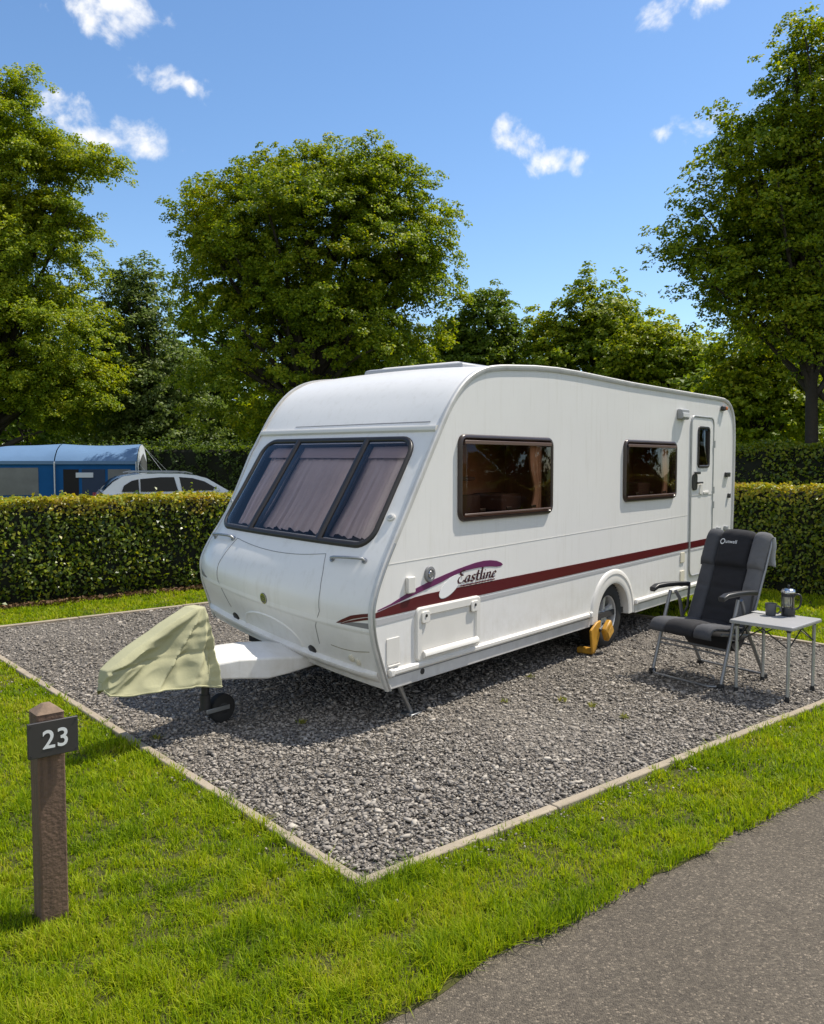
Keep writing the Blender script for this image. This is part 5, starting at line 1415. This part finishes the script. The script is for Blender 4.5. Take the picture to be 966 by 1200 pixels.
MAPLE = leaf_mat('maple_leaf', [(.045, .090, .008), (.096, .158, .010), (.162, .228, .012), (.255, .302, .015), (.38, .35, .02)], (1.65, 1.52, .4), .43, .5, .22, patch=(.45, .35))
LIME = leaf_mat('lime_leaf', [(.062, .114, .008), (.124, .192, .010), (.198, .262, .013), (.290, .332, .016), (.38, .36, .022)], (1.65, 1.52, .42), .44, .5, .22, patch=(.5, .35))
DEEP = leaf_mat('deep_green_leaf', [(.050, .095, .011), (.085, .145, .015), (.135, .195, .019), (.19, .24, .022)], (1.6, 1.5, .5), .42, .5, .22, patch=(.5, .3))
BLUEG = leaf_mat('grey_green_leaf', [(.070, .110, .026), (.11, .155, .038), (.155, .20, .048), (.20, .24, .06)], (1.3, 1.4, .8), .40, .5, .3)
HEDGEL = leaf_mat('hornbeam_leaf', [(.035, .072, .006), (.080, .135, .008), (.135, .195, .010), (.20, .25, .014), (.27, .28, .02)], (1.7, 1.5, .4), .40, .35, .4)
HEDGET = leaf_mat('young_hedge_shoot', [(.14, .23, .012), (.26, .31, .016), (.36, .36, .022), (.38, .31, .03), (.26, .17, .03)], (1.4, 1.1, .5), .40, .4, .4, patch=(1.1, .4))
HEDGET2 = leaf_mat('green_hedge_shoot', [(.10, .16, .010), (.16, .22, .012), (.22, .26, .016), (.25, .25, .025)], (1.5, 1.4, .5), .42, .4, .4)

def tree(name, label, px, Y, lobes, nclump, clump_r, per, leaf, lm, trunk_r, fork_z, group='trees round the campsite', seed=1, lean=0.0, shell=.5, trunk_px=None, nlimb=26, flat=.62, bark=None, droop=.25, stems=1):
    """px, Y: picture column of the trunk and its distance; lobes: crown masses as offsets (x, y, z, rx, ry, rz) in metres from the base"""
    r_ = np.random.default_rng(seed)
    d = pix_dir(px, 600); x0 = d.x / d.y * Y
    root = empty(name, label, 'tree', (x0, Y, -.03), 0, group)
    vol = np.array([l[3] * l[4] + l[3] * l[5] for l in lobes]); pr_ = vol / vol.sum()
    which = r_.choice(len(lobes), nclump, p=pr_)
    u = r_.normal(size=(nclump, 3)); u /= np.linalg.norm(u, axis=1)[:, None]
    rad = (shell + (1 - shell) * r_.random(nclump) ** .7)
    # bumpy outline
    bump = 1 + .12 * np.sin(u[:, 0] * 5 + seed) * np.sin(u[:, 2] * 6 + seed * 2) + .09 * np.sin(u[:, 1] * 9 + seed * 3 + u[:, 2] * 7)
    Lb = np.array(lobes)[which]
    C_ = Lb[:, :3] + u * (rad * bump)[:, None] * Lb[:, 3:]
    C_[:, 2] = np.maximum(C_[:, 2], .5)
    # leaves: flattened sprays that droop outwards
    cr = clump_r * r_.uniform(.6, 1.35, nclump)
    cnt = np.maximum((per * (cr / clump_r) ** 2).astype(int), 6)
    idx = np.repeat(np.arange(nclump), cnt); n = len(idx)
    g = r_.normal(size=(n, 3)); g /= np.linalg.norm(g, axis=1)[:, None]; g *= (r_.random(n) ** .45)[:, None]
    axis = Lb[:, :3]; out = (C_ - axis) / np.maximum(np.linalg.norm(C_ - axis, axis=1), 1e-5)[:, None]
    off = g * cr[idx][:, None] * np.array([1, 1, flat])
    # leaves gather into sprays at the twig ends
    nsp = 7; spr = r_.normal(size=(nclump, nsp, 3)); spr /= np.linalg.norm(spr, axis=2)[:, :, None]; spr *= (r_.random((nclump, nsp)) ** .4)[:, :, None] * np.array([1, 1, flat])
    off = spr[idx, r_.integers(0, nsp, n)] * cr[idx][:, None] + off * .34
    hd = (off * out[idx]).sum(1)
    off[:, 2] -= droop * np.maximum(hd, 0)
    pos = C_[idx] + off
    nrm = np.array([0, 0, .9]) + out[idx] * .55 + r_.normal(0, .55, (n, 3)) + g * .35
    sz = leaf * r_.uniform(.65, 1.3, n)
    V = leaf_quads(pos, nrm, sz, .72, .14, r_)
    leaf_obj('crown', V, lm, root)
    # trunk and limbs
    topz = max(l[2] + l[5] * .0 for l in lobes)
    cx = np.mean([l[0] for l in lobes]); cyy = np.mean([l[1] for l in lobes])
    m = MB(); nstem = stems
    paths = []
    for s in range(nstem):
        sx = (s - (nstem - 1) / 2) * trunk_r * 1.6
        tx, ty = cx * .6 + sx * 2.2, cyy * .6
        pts = []; rr = []
        for k in range(15):
            t = k / 14; z = topz * t
            b_ = max(0, (z - fork_z * .4) / topz)
            pts.append(Vector((sx * min(1, .4 + t * 3) + (tx - sx) * b_ + .05 * math.sin(3.1 * t * 2 + seed + s), ty * b_ + .05 * math.sin(4 * t + seed * 2), z)))
            rr.append(trunk_r * (1.35 if k == 0 else 1) * (1 - .86 * t) * (1 if nstem == 1 else .75) + .012)
        m.tube(pts, rr, 10); paths.append((pts, rr))
    order = r_.permutation(nclump)[:nlimb]
    for ci in order:
        c = Vector(C_[ci]); pts, rr = paths[int(ci) % nstem]
        zb = fork_z + (c.z - fork_z) * float(r_.uniform(.15, .55)); zb = min(max(zb, fork_z * .8), topz * .9)
        ti = zb / topz * 14; k = int(min(ti, 13)); f_ = ti - k
        st_ = pts[k].lerp(pts[min(k + 1, 14)], min(1, max(0, f_))); r0 = max(.018, rr[k] * .5)
        mid = st_.lerp(c, .5) + Vector((0, 0, .12 * (c - st_).length)) + Vector(r_.normal(0, .06, 3)) * (c - st_).length
        bz = bez(st_, mid, c, 7); m.tube(bz, [r0 * (1 - .88 * i / 7) + .006 for i in range(8)], 6)
        for _ in range(3):
            s_ = bz[int(r_.integers(3, 7))]; e = s_ + Vector(r_.normal(0, 1, 3)) * clump_r * .45 + Vector((0, 0, .1 * clump_r))
            m.tube(bez(s_, (s_ + e) / 2 + Vector((0, 0, .08)), e, 3), [.020, .015, .010, .006], 5)
    m.build('trunk', bark or BARK, root, smooth=True)
    return root

def P2M(px, py, Y, bx):
    """offset in metres of a picture point at distance Y from a base column bx"""
    d = pix_dir(px, py); b_ = pix_dir(bx, 600)
    return ((d.x / d.y - b_.x / b_.y) * Y, CAM_H + d.z / d.y * Y + .03)
def lobes_px(bx, Y, L_, depth=.85):
    out = []
    for l in L_:
        px, py, rx, ry = l[:4]; dy = l[4] if len(l) > 4 else 0
        x, z = P2M(px, py, Y, bx); out.append((x, dy, z, rx * Y / 1009, rx * Y / 1009 * depth, ry * Y / 1009))
    return out
# big sycamore behind the caravan
tree('sycamore_tree', 'broad round-topped sycamore rising directly behind the caravan front', 365, 26, lobes_px(365, 26, [(368, 290, 156, 106), (385, 216, 108, 40), (285, 262, 84, 70), (455, 265, 78, 66), (258, 325, 62, 66), (468, 345, 56, 62), (375, 390, 130, 85), (300, 440, 85, 70), (440, 430, 70, 60), (368, 320, 90, 90)]), 820, .64, 330, .088, MAPLE, .30, 2.2, seed=11, shell=.5, nlimb=60)
# large tree at the left
tree('maple_tree', 'tall yellow-green tree with a long side branch above the blue tent', -10, 33, lobes_px(-10, 33, [(-10, 190, 85, 105), (15, 300, 95, 90), (55, 185, 45, 40), (105, 188, 34, 20), (70, 260, 45, 35), (20, 400, 125, 75), (70, 455, 75, 55), (-80, 320, 120, 160), (20, 110, 30, 32)]), 1150, .74, 280, .100, LIME, .34, 1.8, seed=23, shell=.4, nlimb=44)
tree('conifer_tree', 'grey-green pointed tree between the yellow-green tree and the sycamore', 178, 36, lobes_px(178, 36, [(160, 345, 36, 44), (165, 400, 55, 60), (190, 455, 66, 70), (205, 500, 70, 50), (150, 480, 60, 60)]), 340, .80, 150, .14, BLUEG, .22, 1.5, seed=31, shell=.3, nlimb=24)
tree('ash_tree', 'small dark tree seen left of the gap above the caravan roof', 563, 38, lobes_px(563, 38, [(565, 385, 48, 46), (535, 408, 38, 38), (592, 405, 34, 40), (560, 440, 60, 40)]), 220, .75, 150, .155, DEEP, .2, 2.0, seed=41, shell=.4, nlimb=24)
tree('field_maple_tree', 'rounded mid-green tree above the middle of the caravan roof', 693, 36, lobes_px(693, 36, [(698, 370, 48, 46), (660, 400, 42, 40), (735, 398, 40, 38), (690, 430, 80, 48)]), 260, .75, 150, .155, MAPLE, .22, 2.2, seed=47, shell=.42, nlimb=28)
tree('thorn_tree', 'low yellow-green tree above the rear of the caravan roof', 778, 33, lobes_px(778, 33, [(765, 410, 45, 38), (795, 420, 40, 36), (740, 430, 34, 32), (775, 460, 66, 46)]), 230, .68, 150, .14, LIME, .18, 1.8, seed=53, shell=.45, nlimb=20)
# right hand tree with its trunk in view
tree('tall_lime_tree', 'tall open-crowned tree with bare dark trunk beyond the right hedges', 963, 17.5, lobes_px(963, 17.5, [(955, 110, 62, 78), (900, 165, 72, 62), (860, 250, 62, 56), (925, 260, 95, 85), (815, 290, 38, 30), (985, 210, 80, 130), (870, 330, 68, 48), (945, 370, 85, 52), (1010, 340, 70, 80), (1000, 60, 50, 60)]), 680, .47, 180, .074, MAPLE, .19, 2.6, seed=61, shell=.25, nlimb=80, stems=2)
# understorey and wood edge on the right
tree('hazel_bush', 'bright yellow-green bushy tree under the tall right-hand tree', 890, 24, lobes_px(890, 24, [(885, 420, 50, 42), (920, 450, 48, 46), (865, 465, 36, 40), (905, 500, 60, 34)]), 200, .55, 140, .12, LIME, .12, 1.0, seed=71, shell=.5, nlimb=16)
tree('holly_tree', 'dark shaded tree at the wood edge right of the caravan', 955, 30, lobes_px(955, 30, [(960, 440, 90, 60), (890, 480, 80, 60), (840, 470, 40, 50), (1030, 440, 80, 90)]), 260, .75, 60, .22, DEEP, .2, 1.0, seed=73, shell=.4, nlimb=14)
tree('oak_tree', 'dark broad tree at the wood edge behind the conifer', 230, 42, lobes_px(230, 42, [(230, 430, 50, 80), (260, 470, 70, 70), (120, 430, 60, 70), (300, 490, 70, 60)]), 260, 1.0, 62, .30, DEEP, .24, 1.0, seed=79, shell=.4, nlimb=14)
tree('beech_tree', 'shaded tree filling the gap right of the sycamore trunk', 455, 40, lobes_px(455, 40, [(440, 440, 60, 60), (500, 440, 40, 36), (380, 480, 90, 60), (610, 450, 50, 30)]), 220, .95, 60, .28, LIME, .22, 1.0, seed=83, shell=.4, nlimb=12)
tree('alder_tree', 'dark tree beyond the tent at the far left', 40, 44, lobes_px(40, 44, [(40, 470, 120, 70), (-70, 440, 100, 120), (140, 500, 60, 40)]), 220, 1.0, 60, .30, DEEP, .24, 1.0, seed=89, shell=.4, nlimb=10)

# trees standing just outside the picture on the right (they show in the van's windows)
for (px, Y, sd_, nm, lb, mt_) in ((1330, 15, 131, 'oak_tree', 'dark green broad oak past the right end of the rear hedge', DEEP), (1650, 12.5, 137, 'oak_tree', 'yellow-green oak standing beside the road further right', LIME), (2500, 10.5, 139, 'oak_tree', 'dark oak at the roadside level with the caravan front', DEEP)):
    t_ = tree(nm, lb, px, Y, [(0, 0, 3.2, 2.6, 2.4, 2.6), (1.2, .6, 4.6, 1.8, 1.8, 1.6), (-1.0, -.3, 4.2, 1.7, 1.7, 1.7), (.2, 0, 1.4, 2.4, 2.0, 1.4)], 150, .75, 80, .22, mt_, .2, 1.2, seed=sd_, shell=.4, nlimb=10)

# far wooded hill
def wood_mass():
    r_ = np.random.default_rng(97); n = 26000
    x = r_.uniform(-75, 75, n); y = 92 + r_.uniform(0, 16, n)
    top = 5 + 2.6 * vnoise(x, x * 0 + 3, .12, 5) + 2.2 * vnoise(x, x * 0 + 7, .35, 6) + 6.5 * np.exp(-((x - 31) / 9) ** 2)
    z = top * (r_.random(n) ** .6); y = y - 3 * (1 - z / top) + 0
    C_ = np.stack([x, y, z], -1); nr = np.array([0, -.5, .7]) + r_.normal(0, .5, (n, 3))
    return leaf_quads(C_, nr, r_.uniform(.5, 1.0, n), .8, .1, r_)
o = leaf_obj('distant_woods', wood_mass(), DEEP); tag(o, 'far-off wooded skyline seen in the gap between the trees', 'woods', kind='stuff')

# ------------------------------------------------------------------ clipped hedges
def hedge(name, label, A, B, thick, height, leaf, dens, lm, tm, seed, top_frac=.20, wob=.05, toplush=.05):
    """A->B foot of the visible face; the hedge body lies to the left of A->B"""
    r_ = np.random.default_rng(seed); A = np.array(A[:2]); B = np.array(B[:2]); L_ = np.linalg.norm(B - A); d = (B - A) / L_; nn = np.array([-d[1], d[0]])   # nn points into the hedge
    ob = empty(name, label, 'hedge', (float(A[0]), float(A[1]), 0), math.atan2(d[1], d[0]), 'clipped hedges')
    def surf(n, kind):
        a = r_.uniform(0, L_, n)
        if kind == 'front': y = np.zeros(n); z = height * (r_.random(n) ** .9); N_ = np.tile([0, -1, .55], (n, 1))
        elif kind == 'back': y = np.full(n, thick); z = height * r_.random(n); N_ = np.tile([0, 1, .5], (n, 1))
        else: y = r_.uniform(0, thick, n); z = np.full(n, height); N_ = np.tile([0, -.15, 1], (n, 1))
        w_ = wob * (vnoise(a, z + y, 2.3, seed) - .5) * 2 + wob * .7 * (vnoise(a, z + y, 7, seed + 1) - .5) * 2
        dep = np.abs(r_.normal(0, .05, n))
        if kind == 'front': y = y + w_ + dep + .10 * np.maximum(0, .22 - z) / .22 + .05 * np.maximum(0, z - height + .12) / .12
        elif kind == 'back': y = y - w_ - dep
        else: z = z + w_ * .55 - dep * .6 + toplush * np.maximum(0, vnoise(a, y, 9, seed + 4) - .55) * 2
        return np.stack([a, y, z], -1), N_.astype(float) + r_.normal(0, .55, (n, 3))
    parts = [surf(int(L_ * height * dens), 'front'), surf(int(L_ * thick * dens * 1.15), 'top'), surf(int(L_ * height * dens * .22), 'back')]
    # ends
    n = int(thick * height * dens); 
    for xe, sg in ((0, -1), (L_, 1)):
        y = r_.uniform(0, thick, n); z = height * r_.random(n); x = xe + sg * r_.normal(0, .03, n)
        parts.append((np.stack([x, y, z], -1), np.tile([sg, 0, .5], (n, 1)) + r_.normal(0, .5, (n, 3))))
    # stray shoots that have grown since the last clipping
    k = int(L_ * 12); a = r_.uniform(0, L_, k); y = r_.uniform(-.02, thick, k); l = r_.gamma(2.0, .017, k)
    for t in (0.25, .5, .75, 1.0):
        parts.append((np.stack([a + r_.normal(0, .02, k), y + r_.normal(0, .02, k), height + l * t * 1.3], -1), np.array([0, -.2, .6]) + r_.normal(0, .8, (k, 3))))
    k = int(L_ * 22); a = r_.uniform(0, L_, k); z = height * r_.random(k); l = r_.gamma(2.0, .02, k)
    for t in (.4, 1.0):
        parts.append((np.stack([a + r_.normal(0, .02, k), -l * t, z + l * t * .6], -1), np.array([0, -.6, .6]) + r_.normal(0, .8, (k, 3))))
    C_ = np.concatenate([p[0] for p in parts]); N_ = np.concatenate([p[1] for p in parts]); n = len(C_)
    sz = leaf * r_.uniform(.6, 1.3, n)
    V = leaf_quads(C_, N_, sz, .62, .14, r_)
    hz = (C_[:, 2] - (height - top_frac * (.55 + .9 * vnoise(C_[:, 0], C_[:, 1], 3.2, seed + 8)))) / .07
    tp = (r_.random(n) < np.clip(.5 + hz * .5, .015, .9)) & ((C_[:, 2] < height + .05) | (r_.random(n) < .3))
    leaf_obj('foliage', V, [lm, tm], ob, tp.astype(int))
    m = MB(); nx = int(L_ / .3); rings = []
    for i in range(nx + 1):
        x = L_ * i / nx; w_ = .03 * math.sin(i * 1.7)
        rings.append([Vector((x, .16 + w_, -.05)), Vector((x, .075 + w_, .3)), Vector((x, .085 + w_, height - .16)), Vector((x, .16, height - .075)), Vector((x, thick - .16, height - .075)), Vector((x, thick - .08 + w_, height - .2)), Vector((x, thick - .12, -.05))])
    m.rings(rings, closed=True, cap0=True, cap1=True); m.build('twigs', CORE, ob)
    return ob
h0 = pq(-4.5, 8.08); h1 = pq(9.0, 8.08)
hedge('clipped_hedge', 'long clipped beech hedge with golden-brown top beside the caravan front', h0, h1, .85, 1.275, .055, 1500, HEDGEL, HEDGET, 101)
h2 = pq(9.0, 8.02); h3 = pq(9.0, -1.2)
hedge('clipped_hedge', 'clipped hedge with golden-brown top behind the chair and table', h2, h3, .8, 1.42, .055, 1500, HEDGEL, HEDGET, 103)
d = pix_dir(835, 600); e = pix_dir(1060, 600)
hedge('clipped_hedge', 'taller green-topped hedge behind the golden-topped hedge right of the caravan', (d.x / d.y * 17.4, 17.4), (e.x / e.y * 15.6, 15.6), 1.0, 2.08, .075, 620, HEDGEL, HEDGET2, 107, top_frac=.22, wob=.08, toplush=.16)
d = pix_dir(60, 600); e = pix_dir(330, 600)
hedge('clipped_hedge', 'dark green hedge beyond the silver car and tent', (d.x / d.y * 31, 31), (e.x / e.y * 30, 30), 1.2, 2.25, .11, 330, leaf_mat('dark_hedge_leaf', [(.035, .062, .012), (.060, .098, .018), (.095, .14, .026)], (1.3, 1.3, .6), .3, .5, .3), DEEP, 109, wob=.34, toplush=.5)
# dead leaves and bare soil at the foot of the left hedge
LITTER = leaf_mat('dry_leaf_litter', [(.06, .035, .018), (.12, .07, .035), (.18, .11, .05)], (.8, .7, .5), .15, .7, .2)
r_ = np.random.default_rng(5); n = 5200
pp = r_.uniform(-3, 8.8, n); qq = 8.05 + np.abs(r_.normal(0, .12, n)) - .12
XY = K + pp[:, None] * P_ + qq[:, None] * Q_
C_ = np.stack([XY[:, 0], XY[:, 1], r_.uniform(.005, .06, n)], -1)
o = leaf_obj('leaf_litter', leaf_quads(C_, np.array([0, 0, 1.0]) + r_.normal(0, .6, (n, 3)), r_.uniform(.03, .065, n), .6, .1, r_), LITTER); tag(o, 'brown fallen leaves along the foot of the clipped hedge', 'leaf litter', kind='stuff')
